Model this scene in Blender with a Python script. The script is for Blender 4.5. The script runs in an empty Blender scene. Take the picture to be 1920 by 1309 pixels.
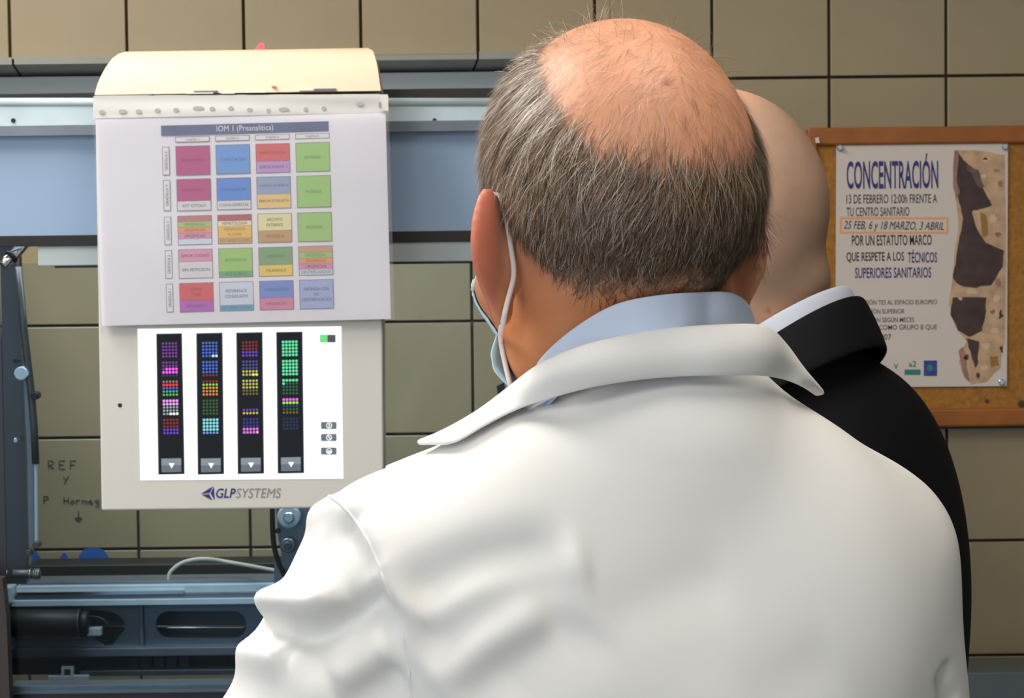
import bpy, bmesh, math, random
import numpy as np
from mathutils import Vector, Matrix

rng = np.random.default_rng(7)
random.seed(7)
scene = bpy.context.scene
COL = scene.collection
PI = math.pi

# ------------------------------------------------------------------ camera
F = 4500.0                      # focal length in pixels of the 1920x1309 frame
CAM = np.array([0.0, 0.0, 1.55])
RM = (Matrix.Rotation(math.radians(87.0), 4, 'X') @ Matrix.Rotation(math.radians(-0.65), 4, 'Z'))
cam_data = bpy.data.cameras.new('camera')
cam_data.sensor_width = 36.0
cam_data.lens = 36.0 * F / 1920.0
cam_data.clip_start = 0.05
cam_data.dof.use_dof = True
cam_data.dof.focus_distance = 1.54
cam_data.dof.aperture_fstop = 42.0
cam = bpy.data.objects.new('camera', cam_data)
cam.matrix_world = Matrix.Translation(Vector(CAM)) @ RM
COL.objects.link(cam)
scene.camera = cam
R3 = np.array(RM.to_3x3())

# ------------------------------------------------------------------ light
scene.view_settings.view_transform = 'Standard'
scene.view_settings.look = 'None'
scene.view_settings.gamma = 1.0
scene.view_settings.use_curve_mapping = False
scene.view_settings.exposure = 0.0
world = bpy.data.worlds.new('world')
scene.world = world
world.use_nodes = True
bg = world.node_tree.nodes['Background']
bg.inputs[0].default_value = (0.80, 0.90, 1.0, 1)
bg.inputs[1].default_value = 0.52

def area(name, loc, target, size, sizey, power, col):
    l = bpy.data.lights.new(name, 'AREA')
    l.shape = 'RECTANGLE'; l.size = size; l.size_y = sizey; l.energy = power; l.color = col
    o = bpy.data.objects.new(name, l)
    o.location = loc
    d = Vector(target) - Vector(loc)
    o.rotation_euler = d.to_track_quat('-Z', 'Y').to_euler()
    COL.objects.link(o)
    return o
LAMPS = [(-0.95, 1.95), (0.25, 1.1), (-1.0, -1.2), (0.9, -1.0)]
CEIL = 2.70
for i, ((lx, ly), pw) in enumerate(zip(LAMPS, (31, 6, 36, 2))):
    area('ceiling_lamp_light', (lx, ly, CEIL - 0.06), (lx, ly, 0), 0.55, 1.15, pw, (1.0, 0.97, 0.93))
# daylight of the windows behind the photographer, on the left
area('window_daylight', (-2.2, -1.3, 1.7), (0.1, 1.6, 1.3), 1.6, 1.3, 16, (0.86, 0.93, 1.0))

# ------------------------------------------------------------------ helpers
def pxdir(px, py):
    d = np.array([(px - 960.0) / F, -(py - 654.5) / F, -1.0])
    return R3 @ d
def W(px, py, Y):
    """the point of the place at distance Y seen at this spot of the photograph"""
    d = pxdir(px, py)
    return CAM + d * (Y / d[1])
def srgb(r, g, b):
    def f(c):
        c = c / 255.0
        return c / 12.92 if c <= 0.04045 else ((c + 0.055) / 1.055) ** 2.4
    return (f(r), f(g), f(b), 1.0)

MATS = {}
def mat(name, rgb, rough=0.5, metal=0.0, noise=0.0, nscale=20.0, bump=0.0, bscale=200.0, spec=0.5, sss=0.0, emit=0.0, attr=None, coat=0.0):
    if name in MATS: return MATS[name]
    m = bpy.data.materials.new(name); m.use_nodes = True
    nt = m.node_tree; b = nt.nodes['Principled BSDF']
    c = srgb(*rgb)
    b.inputs['Base Color'].default_value = c
    b.inputs['Roughness'].default_value = rough
    b.inputs['Metallic'].default_value = metal
    b.inputs['Specular IOR Level'].default_value = spec
    b.inputs['Coat Weight'].default_value = coat
    src = None
    if attr:
        a = nt.nodes.new('ShaderNodeAttribute'); a.attribute_name = attr; src = a.outputs['Color']
        nt.links.new(src, b.inputs['Base Color'])
    tc = nt.nodes.new('ShaderNodeTexCoord')
    if noise > 0:
        n = nt.nodes.new('ShaderNodeTexNoise'); n.inputs['Scale'].default_value = nscale; n.inputs['Detail'].default_value = 6
        nt.links.new(tc.outputs['Object'], n.inputs['Vector'])
        mx = nt.nodes.new('ShaderNodeMix'); mx.data_type = 'RGBA'; mx.blend_type = 'MULTIPLY'
        ramp = nt.nodes.new('ShaderNodeMapRange')
        ramp.inputs[1].default_value = 0.3; ramp.inputs[2].default_value = 0.7
        ramp.inputs[3].default_value = 1 - noise; ramp.inputs[4].default_value = 1 + noise
        nt.links.new(n.outputs['Fac'], ramp.inputs[0])
        mx.inputs[0].default_value = 1.0
        mx.inputs[6].default_value = c
        if src: nt.links.new(src, mx.inputs[6])
        nt.links.new(ramp.outputs[0], mx.inputs[7])
        nt.links.new(mx.outputs[2], b.inputs['Base Color'])
    if bump > 0:
        n2 = nt.nodes.new('ShaderNodeTexNoise'); n2.inputs['Scale'].default_value = bscale; n2.inputs['Detail'].default_value = 4
        nt.links.new(tc.outputs['Object'], n2.inputs['Vector'])
        bp = nt.nodes.new('ShaderNodeBump'); bp.inputs['Strength'].default_value = bump; bp.inputs['Distance'].default_value = 0.002
        nt.links.new(n2.outputs['Fac'], bp.inputs['Height'])
        nt.links.new(bp.outputs[0], b.inputs['Normal'])
    if sss > 0:
        b.inputs['Subsurface Weight'].default_value = sss
        b.inputs['Subsurface Radius'].default_value = (1.0, 0.35, 0.18)
        b.inputs['Subsurface Scale'].default_value = 0.006
    if emit > 0:
        b.inputs['Emission Strength'].default_value = emit
        b.inputs['Emission Color'].default_value = c
        if src: nt.links.new(src, b.inputs['Emission Color'])
        b.inputs['Base Color'].default_value = (0, 0, 0, 1)
        if src: nt.links.remove(b.inputs['Base Color'].links[0])
    MATS[name] = m
    return m

ORG = {}
def org(o): return ORG.get(o.name, np.zeros(3)) if o else np.zeros(3)
def tag(o, label=None, cat=None, group=None, kind=None):
    if label: o['label'] = label
    if cat: o['category'] = cat
    if group: o['group'] = group
    if kind: o['kind'] = kind
    return o
def thing(name, loc, label, cat, group=None):
    o = bpy.data.objects.new(name, None)
    o.empty_display_size = 0.05
    o.location = loc; COL.objects.link(o)
    ORG[o.name] = np.array(loc, float)
    return tag(o, label, cat, group)
def mk(name, V, Fs, m, parent=None, smooth=False, origin=None):
    """one mesh object from world coordinates"""
    V = np.asarray(V, float)
    if parent is not None: base = org(parent)
    elif origin is not None: base = np.array(origin, float)
    else: base = (V.min(0) + V.max(0)) / 2
    me = bpy.data.meshes.new(name)
    me.from_pydata((V - base).tolist(), [], Fs if isinstance(Fs, list) else Fs.tolist())
    me.update()
    if smooth: me.polygons.foreach_set('use_smooth', np.ones(len(me.polygons), bool))
    if m: me.materials.append(m)
    o = bpy.data.objects.new(name, me)
    COL.objects.link(o)
    if parent is not None: o.parent = parent
    else: o.location = base
    ORG[o.name] = base
    return o
def from_bm(name, bm, m, parent=None, smooth=False):
    V = [v.co[:] for v in bm.verts]; bm.verts.index_update()
    Fs = [[v.index for v in f.verts] for f in bm.faces]
    bm.free()
    return mk(name, V, Fs, m, parent, smooth)
def bm_box(bm, lo, hi, bevel=0.0, seg=1):
    lo = np.minimum(lo, hi).astype(float) if False else np.array(lo, float); hi = np.array(hi, float)
    l = np.minimum(lo, hi); h = np.maximum(lo, hi)
    t = bmesh.new()
    bmesh.ops.create_cube(t, size=1.0)
    for v in t.verts: v.co = Vector((l + h) / 2 + (h - l) * np.array(v.co))
    if bevel > 0:
        bmesh.ops.bevel(t, geom=t.edges[:], offset=min(bevel, float((h - l).min()) * 0.45), segments=seg, affect='EDGES', profile=0.5)
    me = bpy.data.meshes.new('tmp'); t.to_mesh(me); t.free()
    bm.from_mesh(me); bpy.data.meshes.remove(me)
def box(name, lo, hi, m, parent=None, bevel=0.0015, seg=2):
    bm = bmesh.new(); bm_box(bm, lo, hi, bevel, seg)
    return from_bm(name, bm, m, parent)
def pbox(name, x0, y0, x1, y1, Y, depth, m, parent=None, bevel=0.001):
    """a box whose front face spans this part of the view at distance Y and goes back by depth"""
    a = W(x0, y0, Y); b = W(x1, y1, Y)
    return box(name, (a[0], Y, b[2]), (b[0], Y + depth, a[2]), m, parent, bevel)
def quad_slab(name, pts, th, m, parent=None):
    """a slab: outline polygon pts (world, facing the camera), thickness th backwards"""
    pts = [np.array(p, float) for p in pts]; n = len(pts)
    V = pts + [p + np.array([0, th, 0]) for p in pts]
    Fs = [list(range(n))[::-1], list(range(n, 2 * n))]
    for i in range(n):
        j = (i + 1) % n
        Fs.append([i, j, n + j, n + i])
    o = mk(name, V, Fs, m, parent)
    return o
def pslab(name, pix, Y, th, m, parent=None):
    return quad_slab(name, [W(x, y, Y) for x, y in pix], th, m, parent)
def rect(x0, y0, x1, y1): return [(x0, y0), (x1, y0), (x1, y1), (x0, y1)]
def roundrect(x0, y0, x1, y1, r, n=4):
    P = []
    for cx, cy, a0 in ((x1 - r, y0 + r, -90), (x1 - r, y1 - r, 0), (x0 + r, y1 - r, 90), (x0 + r, y0 + r, 180)):
        for k in range(n + 1):
            a = math.radians(a0 + 90 * k / n); P.append((cx + r * math.cos(a), cy + r * math.sin(a)))
    return P
def circ(cx, cy, r, n=16, ry=None):
    ry = r if ry is None else ry
    return [(cx + r * math.cos(2 * PI * k / n), cy + ry * math.sin(2 * PI * k / n)) for k in range(n)]
def catmull(P, n=8, closed=False):
    P = [np.array(p, float) for p in P]; out = []
    m = len(P)
    for i in range(m if closed else m - 1):
        if closed: p0, p1, p2, p3 = P[(i - 1) % m], P[i], P[(i + 1) % m], P[(i + 2) % m]
        else: p0, p1, p2, p3 = P[max(i - 1, 0)], P[i], P[i + 1], P[min(i + 2, m - 1)]
        for k in range(n):
            t = k / n
            out.append(0.5 * ((2 * p1) + (-p0 + p2) * t + (2 * p0 - 5 * p1 + 4 * p2 - p3) * t * t + (-p0 + 3 * p1 - 3 * p2 + p3) * t ** 3))
    if not closed: out.append(P[-1])
    return np.array(out)
def tube_geo(P, r, n=8, up=None, flat=1.0):
    P = np.asarray(P, float); V = []; Fs = []
    rr = np.full(len(P), r) if np.isscalar(r) else np.asarray(r, float)
    T = np.gradient(P, axis=0); T /= np.linalg.norm(T, axis=1)[:, None] + 1e-12
    u = np.array(up if up is not None else ([0, 0, 1] if abs(T[0][2]) < 0.9 else [1, 0, 0]), float)
    for i in range(len(P)):
        u = u - T[i] * (u @ T[i]); u /= np.linalg.norm(u) + 1e-12
        v = np.cross(T[i], u)
        for k in range(n):
            a = 2 * PI * k / n
            V.append(P[i] + rr[i] * (math.cos(a) * u + flat * math.sin(a) * v))
    for i in range(len(P) - 1):
        for k in range(n):
            a = i * n + k; b = i * n + (k + 1) % n
            Fs.append([a, b, b + n, a + n])
    Fs.append(list(range(n))[::-1]); Fs.append([(len(P) - 1) * n + k for k in range(n)])
    return V, Fs
def tube(name, P, r, m, parent=None, n=10, up=None, flat=1.0):
    V, Fs = tube_geo(P, r, n, up, flat)
    return mk(name, V, Fs, m, parent, True)
def cyl(name, a, b, r, m, parent=None, n=20, lip=0.0):
    a = np.array(a, float); b = np.array(b, float); L = np.linalg.norm(b - a); d = (b - a) / L
    e = min(0.15 * r, 0.2 * L)
    P = [a, a + d * 1e-5, a + d * e, b - d * e, b - d * 1e-5, b]; R = [r * 0.01, r - e, r, r, r - e, r * 0.01]
    V, Fs = tube_geo(P, R, n)
    o = mk(name, V, Fs, m, parent)
    for p in o.data.polygons: p.use_smooth = len(p.vertices) == 4 and abs(p.normal @ Vector(d)) < 0.5
    return o
def text_in(name, s, quad, m, parent=None, shear=0.0, bold=0.0, Yoff=0.0):
    """lettering fitted into quad = (top left, top right, bottom left) world points"""
    cu = bpy.data.curves.new('txt', 'FONT'); cu.body = s; cu.size = 1.0; cu.shear = shear; cu.offset = bold
    cu.resolution_u = 3
    ob = bpy.data.objects.new('txt', cu); COL.objects.link(ob)
    dg = bpy.context.evaluated_depsgraph_get()
    me = bpy.data.meshes.new_from_object(ob.evaluated_get(dg))
    co = np.zeros(len(me.vertices) * 3); me.vertices.foreach_get('co', co); co = co.reshape(-1, 3)
    Fs = [list(p.vertices) for p in me.polygons]
    bpy.data.objects.remove(ob); bpy.data.curves.remove(cu); bpy.data.meshes.remove(me)
    lo = co.min(0); hi = co.max(0); uv = (co - lo) / (np.maximum(hi - lo, 1e-9))
    tl, tr, bl = [np.array(q, float) for q in quad]
    V = tl + uv[:, :1] * (tr - tl) + (1 - uv[:, 1:2]) * (bl - tl)
    V = V + np.array([0, -Yoff, 0])
    return mk(name, V, Fs, m, parent)
def ptext(name, s, x0, y0, x1, y1, Y, m, parent=None, shear=0.0, bold=0.0, slope=0.0):
    dy = slope * (x1 - x0)
    return text_in(name, s, (W(x0, y0, Y), W(x1, y0 + dy, Y), W(x0 - slope * (y1 - y0), y1, Y)), m, parent, shear, bold)

# ---- implicit surfaces
def ell(P, c, r):
    q = (P - np.array(c)) ; r = np.array(r, float)
    k0 = np.linalg.norm(q / r, axis=1); k1 = np.linalg.norm(q / (r * r), axis=1)
    return k0 * (k0 - 1.0) / np.maximum(k1, 1e-9)
def rcone(P, a, b, ra, rb):
    a = np.array(a, float); b = np.array(b, float); d = b - a
    t = np.clip(((P - a) @ d) / (d @ d), 0, 1)
    return np.linalg.norm(P - a - t[:, None] * d, axis=1) - (ra + (rb - ra) * t)
def smin(a, b, k):
    h = np.clip(0.5 + 0.5 * (b - a) / k, 0, 1)
    return b + (a - b) * h - k * h * (1 - h)
def smax(a, b, k): return -smin(-a, -b, k)
def project(f, V, it=3, e=4e-4):
    for _ in range(it):
        d = f(V); g = np.zeros_like(V)
        for i in range(3):
            o = np.zeros(3); o[i] = e
            g[:, i] = (f(V + o) - f(V - o)) / (2 * e)
        gn = (g * g).sum(1)
        V = V - np.clip(d / np.maximum(gn, 0.1), -0.006, 0.006)[:, None] * g
    return V
def grad(f, V, e=4e-4):
    g = np.zeros_like(V)
    for i in range(3):
        o = np.zeros(3); o[i] = e
        g[:, i] = (f(V + o) - f(V - o)) / (2 * e)
    return g / (np.linalg.norm(g, axis=1)[:, None] + 1e-9)
def nets(f, lo, hi, h, it=2):
    """surface nets: a quad mesh of the zero level of f"""
    ax = [np.arange(lo[i], hi[i] + h, h) for i in range(3)]
    n = [len(a) for a in ax]
    D = np.empty(n)
    gy, gz = np.meshgrid(ax[1], ax[2], indexing='ij')
    for i0 in range(0, n[0], 24):
        xs = ax[0][i0:i0 + 24]
        P = np.empty((len(xs), n[1], n[2], 3))
        P[..., 0] = xs[:, None, None]; P[..., 1] = gy; P[..., 2] = gz
        D[i0:i0 + 24] = f(P.reshape(-1, 3)).reshape(len(xs), n[1], n[2])
    S = D < 0
    nc = [k - 1 for k in n]
    acc = np.zeros(nc + [3]); cnt = np.zeros(nc)
    offs = [(0, 0), (1, 0), (0, 1), (1, 1)]
    for axis in range(3):
        o1, o2 = [a for a in range(3) if a != axis]
        for (u, v) in offs:
            s0 = [None] * 3; s0[axis] = slice(0, nc[axis]); s0[o1] = slice(u, u + nc[o1]); s0[o2] = slice(v, v + nc[o2])
            s1 = list(s0); s1[axis] = slice(1, nc[axis] + 1)
            a = D[tuple(s0)]; b = D[tuple(s1)]
            mk_ = (a < 0) != (b < 0)
            t = np.where(mk_, a / np.where(mk_, a - b, 1), 0)
            acc[..., axis] += np.where(mk_, t, 0)
            acc[..., o1] += np.where(mk_, u, 0); acc[..., o2] += np.where(mk_, v, 0)
            cnt += mk_
    act = cnt > 0
    idx = np.full(nc, -1); idx[act] = np.arange(act.sum())
    cell = np.argwhere(act)
    V = (cell + acc[act] / cnt[act][:, None]) * h + np.array([a[0] for a in ax])
    Q = []
    for axis in range(3):
        o1, o2 = [(1, 2), (2, 0), (0, 1)][axis]
        s0 = [slice(None)] * 3; s0[axis] = slice(0, nc[axis]); s1 = [slice(None)] * 3; s1[axis] = slice(1, None)
        a = S[tuple(s0)]; b = S[tuple(s1)]
        for sign, mk_ in ((1, a & ~b), (0, ~a & b)):
            e = np.argwhere(mk_)
            e = e[(e[:, o1] > 0) & (e[:, o2] > 0) & (e[:, o1] < nc[o1]) & (e[:, o2] < nc[o2])]
            if not len(e): continue
            c = []
            for (u, v) in ((-1, -1), (0, -1), (0, 0), (-1, 0)):
                k = e.copy(); k[:, o1] += u; k[:, o2] += v
                c.append(idx[k[:, 0], k[:, 1], k[:, 2]])
            q = np.stack(c, 1)
            if not sign: q = q[:, ::-1]
            Q.append(q)
    Q = np.concatenate(Q); Q = Q[(Q >= 0).all(1)]
    return project(f, V, it), Q
def subdivide(V, Q):
    e = np.concatenate([Q[:, [i, (i + 1) % 4]] for i in range(4)]); es = np.sort(e, 1)
    key = es[:, 0].astype(np.int64) * len(V) + es[:, 1]
    uk, inv = np.unique(key, return_inverse=True)
    E = np.stack([uk // len(V), uk % len(V)], 1)
    n0 = len(V); ne = len(E); nq = len(Q)
    V2 = np.concatenate([V, V[E].mean(1), V[Q].mean(1)])
    em = (inv + n0).reshape(4, nq).T; fc = np.arange(nq) + n0 + ne
    out = [np.stack([Q[:, i], em[:, i], fc, em[:, (i - 1) % 4]], 1) for i in range(4)]
    return V2, np.concatenate(out)
def cam_hit(f, px, py, t0=0.9, t1=3.0, off=0.0):
    """where the view ray of this pixel meets the surface f = off"""
    d = pxdir(px, py); d = d / d[1]
    ts = np.linspace(t0, t1, 1400)
    P = CAM + ts[:, None] * d
    v = f(P) - off
    i = np.argmax(v < 0)
    if v[i] >= 0: return None
    a, b = ts[max(i - 1, 0)], ts[i]
    return CAM + d * (a + b) / 2
def poly_dist(P, L):
    best = np.full(len(P), 1e9); bt = np.zeros(len(P)); n = len(L) - 1
    for i in range(n):
        a, b = L[i], L[i + 1]; d = b - a
        t = np.clip(((P - a) @ d) / (d @ d + 1e-12), 0, 1)
        r = np.linalg.norm(P - a - t[:, None] * d, axis=1)
        w = r < best
        best[w] = r[w]; bt[w] = (i + t[w]) / n
    return best, bt

# ================================================================== the setting
M_tile = mat('tile_glaze', (146, 132, 103), rough=0.32, noise=0.05, nscale=9, bump=0.05, bscale=60)
M_grout = mat('grout', (62, 50, 36), rough=0.9, noise=0.2, nscale=60)
M_plaster = mat('plaster', (206, 204, 196), rough=0.8)
M_floor = mat('floor_vinyl', (120, 122, 120), rough=0.4, noise=0.08, nscale=5)
YW, YR = 3.02, 3.12
PT = 0.1465
GR = 0.0034

floor_ = box('floor', (-2.6, -2.6, -0.05), (2.6, 3.4, 0.0), M_floor, bevel=0); tag(floor_, kind='structure')
ceil_ = box('ceiling', (-2.6, -2.6, CEIL), (2.6, 3.4, CEIL + 0.05), M_plaster, bevel=0); tag(ceil_, kind='structure')
wl = box('wall_left', (-2.65, 0.2, 0), (-2.6, 3.4, CEIL), M_plaster, bevel=0); tag(wl, kind='structure')
wr = box('wall_right', (2.6, -2.6, 0), (2.65, 3.4, CEIL), mat('bounce_cut_grey', (112, 116, 108), rough=0.8), bevel=0); tag(wr, kind='structure')  # unseen wall, grey-green set to weaken its bounce light
# ceiling lamps
M_lampbody = mat('lamp_housing', (230, 230, 228), rough=0.5)
M_lampglow = mat('lamp_diffuser', (255, 238, 214), emit=4.0)
for i, (lx, ly) in enumerate(LAMPS):
    nm = ['over the tablet monitor', 'over the two men', 'behind the photographer on the left', 'behind the photographer on the right'][i]
    t = thing('ceiling_lamp', (lx, ly, CEIL), 'flat white ceiling lamp ' + nm, 'lamp', 'flat ceiling lamps')
    bm = bmesh.new()
    for s in (-1, 1):
        bm_box(bm, (lx + s * 0.29, ly - 0.6, CEIL - 0.05), (lx + s * 0.315, ly + 0.6, CEIL), 0.002)
        bm_box(bm, (lx - 0.29, ly + s * 0.585, CEIL - 0.05), (lx + 0.29, ly + s * 0.61, CEIL), 0.002)
    from_bm('lamp_frame', bm, M_lampbody, t)
    box('diffuser', (lx - 0.285, ly - 0.58, CEIL - 0.04), (lx + 0.285, ly + 0.58, CEIL - 0.03), M_lampglow, t, 0)

tile_cache = {}
def tile_at(wall, x0, z0, x1, z1, Y, th=0.008):
    w, h = round(x1 - x0, 4), round(z1 - z0, 4)
    if w < 0.012 or h < 0.012: return
    key = (w, h)
    if key not in tile_cache:
        bm = bmesh.new(); bm_box(bm, (-w / 2, 0, -h / 2), (w / 2, th, h / 2), 0.0012, 2)
        me = bpy.data.meshes.new('tile'); bm.to_mesh(me); bm.free(); me.materials.append(M_tile)
        tile_cache[key] = me
    o = bpy.data.objects.new('tile', tile_cache[key]); COL.objects.link(o)
    o.parent = wall
    o.location = Vector(np.array([(x0 + x1) / 2, Y + random.uniform(-0.0004, 0.0004), (z0 + z1) / 2]) - org(wall))
    o.rotation_euler = (random.gauss(0, 0.0012), 0, random.gauss(0, 0.0012))
def tiled(wall, ax, az, xlo, xhi, zlo, zhi, Y):
    i0 = math.floor((xlo - ax) / PT); i1 = math.ceil((xhi - ax) / PT)
    j0 = math.floor((zlo - az) / PT); j1 = math.ceil((zhi - az) / PT)
    for i in range(i0, i1):
        for j in range(j0, j1):
            tile_at(wall, max(ax + i * PT + GR / 2, xlo), max(az + j * PT + GR / 2, zlo),
                    min(ax + (i + 1) * PT - GR / 2, xhi), min(az + (j + 1) * PT - GR / 2, zhi), Y)
a = W(1555, 145, YW); b = W(470, 1027, YR)
XE = W(1150, 600, YW)[0]                      # where the recess ends, behind the men
ZB = W(450, 107, YW)[2]
ZS = W(450, 146, YR)[2]
XL, XR = -1.25, 1.05
M_tiles_far = mat('tile_far', (150, 136, 108), rough=0.4)
# right-hand wall (flush with the bulkhead over the recess)
wb = mk('wall_back', *(lambda bm: ([v.co[:] for v in bm.verts], [[v.index for v in f.verts] for f in bm.faces]))(
    (lambda bm: (bm_box(bm, (XE, YW + 0.006, 0), (2.6, YW + 0.3, CEIL)), bm.verts.index_update(), bm)[2])(bmesh.new())), M_grout)
tag(wb, kind='structure')
tiled(wb, a[0], a[2], XE, XR + 0.2, a[2] - 7 * PT, a[2] + 3 * PT, YW)
bk = box('wall_bulkhead', (-2.6, YW + 0.006, ZB + 0.001), (XE, YW + 0.3, CEIL), M_grout, bevel=0); tag(bk, kind='structure')
tiled(bk, a[0], a[2], XL, XE, ZB, a[2] + 3 * PT, YW)
M_soffit = mat('soffit_tile', (134, 134, 126), rough=0.3, noise=0.05)
# sloping soffit pieces under the bulkhead
so = mk('trim_1', [(-2.6, YW + 0.01, ZB - 0.004), (XE, YW + 0.01, ZB - 0.004), (XE, YR + 0.01, ZS + 0.006), (-2.6, YR + 0.01, ZS + 0.006),
                   (-2.6, YW + 0.01, ZB + 0.02), (XE, YW + 0.01, ZB + 0.02), (XE, YR + 0.01, ZS + 0.04), (-2.6, YR + 0.01, ZS + 0.04)],
        [[0, 1, 2, 3], [7, 6, 5, 4], [0, 4, 5, 1], [1, 5, 6, 2], [2, 6, 7, 3], [3, 7, 4, 0]], M_grout)
tag(so, kind='structure')
xs = [W(x, 107, YW)[0] for x in (-410, -190, 24, 896)] + [XE]
xs2 = [W(x, 146, YR)[0] for x in (-370, -165, 44, 884)] + [XE]
for i in range(4):
    g = 0.0015
    mk('tile', [(xs[i] + g, YW, ZB - 0.006), (xs[i + 1] - g, YW, ZB - 0.006), (xs2[i + 1] - g, YR, ZS), (xs2[i] + g, YR, ZS),
                (xs[i] + g, YW, ZB + 0.003), (xs[i + 1] - g, YW, ZB + 0.003), (xs2[i + 1] - g, YR, ZS + 0.009), (xs2[i] + g, YR, ZS + 0.009)],
       [[0, 1, 2, 3], [7, 6, 5, 4], [0, 4, 5, 1], [1, 5, 6, 2], [2, 6, 7, 3], [3, 7, 4, 0]], M_soffit, so)
tk = pbox('trim_2', -500, 150, 1140, 186, YR - 0.04, 0.038, mat('recess_shade_grey', (168, 176, 176), rough=0.5)); tag(tk, kind='structure')  # added grey panel over the recess wall, stands in for its shaded tone
wrc = box('wall_recess', (-2.6, YR + 0.006, 0), (XE, YR + 0.2, ZS + 0.03), M_grout, bevel=0); tag(wrc, kind='structure')
tiled(wrc, b[0], b[2], XL, XE, b[2] - 4 * PT, ZS - 0.002, YR)
# marker writing on the tiles behind the glass
M_ink = mat('marker_ink', (52, 56, 52), rough=0.6)
YI = YR - 0.0012
wt = thing('wall_writing', W(135, 975, YI), 'handwritten marker note with down arrow on tiles behind the glass', 'writing')
def stroke(name, pts, parent, Y, m, w=1.6):
    P = [W(x, y, Y) for x, y in pts]
    V, Fs = tube_geo(np.array(P), w * Y / F / 2, 5, up=[0, 1, 0])
    return mk(name, V, Fs, m, parent)
def strokes(name, L, ox, oy, sc, parent, Y, m, w=1.6):
    VV, FF = [], []
    for pts in L:
        P = np.array([W(ox + x * sc, oy + y * sc, Y) for x, y in pts])
        V, Fs = tube_geo(P, w * Y / F / 2, 5, up=[0, 1, 0])
        k = len(VV); VV += V; FF += [[i + k for i in f] for f in Fs]
    return mk(name, VV, FF, m, parent)
HAND = {'R': [[(1, 10), (0, 0), (5, 0), (7, 2), (5, 5), (1, 5), (7, 10)]], 'E': [[(7, 0), (0, 0), (0, 10), (7, 10)], [(0, 5), (5, 5)]],
        'F': [[(7, 0), (0, 0), (0, 10)], [(0, 5), (5, 5)]], 'y': [[(0, 3), (3, 8)], [(7, 2), (3, 8), (1, 13)]],
        'H': [[(0, 0), (0, 10)], [(6, 0), (6, 10)], [(0, 5), (6, 5)]], 'o': [[(3, 4), (0, 7), (3, 10), (6, 7), (3, 4)]],
        'r': [[(0, 4), (0, 10)], [(0, 6), (3, 4), (5, 5)]], 'm': [[(0, 10), (0, 4), (3, 5), (3, 10), (3, 5), (6, 5), (6, 10)]],
        'e': [[(0, 7), (5, 6), (3, 4), (0, 7), (2, 10), (6, 9)]], 'g': [[(5, 4), (0, 6), (3, 9), (5, 5), (5, 13), (1, 13)]],
        'P': [[(0, 10), (0, 0), (5, 1), (6, 3), (0, 6)], [(8, 10), (8.5, 10)]], 'n': [[(0, 4), (0, 10)], [(0, 6), (3, 4), (5, 6), (5, 10)]],
        'a': [[(5, 4), (0, 6), (2, 10), (5, 7), (5, 4), (6, 10)]], 'v': [[(0, 0), (0, 12)], [(-4, 8), (0, 12), (4, 8)], [(-4, 8), (4, 8)]]}
x = 90
for ch in 'REF': strokes('letter', HAND[ch], x, 864, 1.55, wt, YI, M_ink); x += 21
strokes('letter', HAND['y'], 119, 890, 1.4, wt, YI, M_ink)
strokes('letter', HAND['P'], 82, 930, 1.5, wt, YI, M_ink)
x = 120
for ch in 'Hormegon': strokes('letter', HAND[ch], x, 932, 1.35, wt, YI, M_ink); x += 11.5
strokes('arrow', HAND['v'], 147, 958, 1.7, wt, YI, M_ink)

# ================================================================== the analyser cabinet
M_alu = mat('brushed_aluminium', (188, 206, 214), rough=0.3, metal=0.1, noise=0.06, nscale=30)
M_alu_d = mat('dark_aluminium', (112, 120, 130), rough=0.35, metal=0.45, noise=0.1, nscale=25)
M_steel = mat('steel', (205, 208, 210), rough=0.18, metal=1.0)
M_black = mat('black_rubber', (14, 14, 15), rough=0.5)
M_gun = mat('gunmetal_panel', (58, 60, 66), rough=0.32, metal=0.5, noise=0.2, nscale=4)
M_greyp = mat('grey_paint', (168, 180, 184), rough=0.45)
M_brown = mat('dark_bench', (34, 30, 26), rough=0.5)
# perforated blue-grey screen
M_perf = bpy.data.materials.new('perforated_screen'); M_perf.use_nodes = True
nt = M_perf.node_tree; bs = nt.nodes['Principled BSDF']
bs.inputs['Metallic'].default_value = 0.15; bs.inputs['Roughness'].default_value = 0.34
tc = nt.nodes.new('ShaderNodeTexCoord'); mp = nt.nodes.new('ShaderNodeMapping'); mp.inputs['Rotation'].default_value = (0, 0.785, 0)
vo = nt.nodes.new('ShaderNodeTexVoronoi'); vo.inputs['Scale'].default_value = 420; vo.inputs['Randomness'].default_value = 0
rp = nt.nodes.new('ShaderNodeMapRange'); rp.inputs[1].default_value = 0.25; rp.inputs[2].default_value = 0.42
mx = nt.nodes.new('ShaderNodeMix'); mx.data_type = 'RGBA'
mx.inputs[6].default_value = srgb(80, 102, 130); mx.inputs[7].default_value = srgb(142, 166, 194)
nt.links.new(tc.outputs['Object'], mp.inputs[0]); nt.links.new(mp.outputs[0], vo.inputs['Vector'])
nt.links.new(vo.outputs['Distance'], rp.inputs[0]); nt.links.new(rp.outputs[0], mx.inputs[0]); nt.links.new(mx.outputs[2], bs.inputs['Base Color'])

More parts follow.
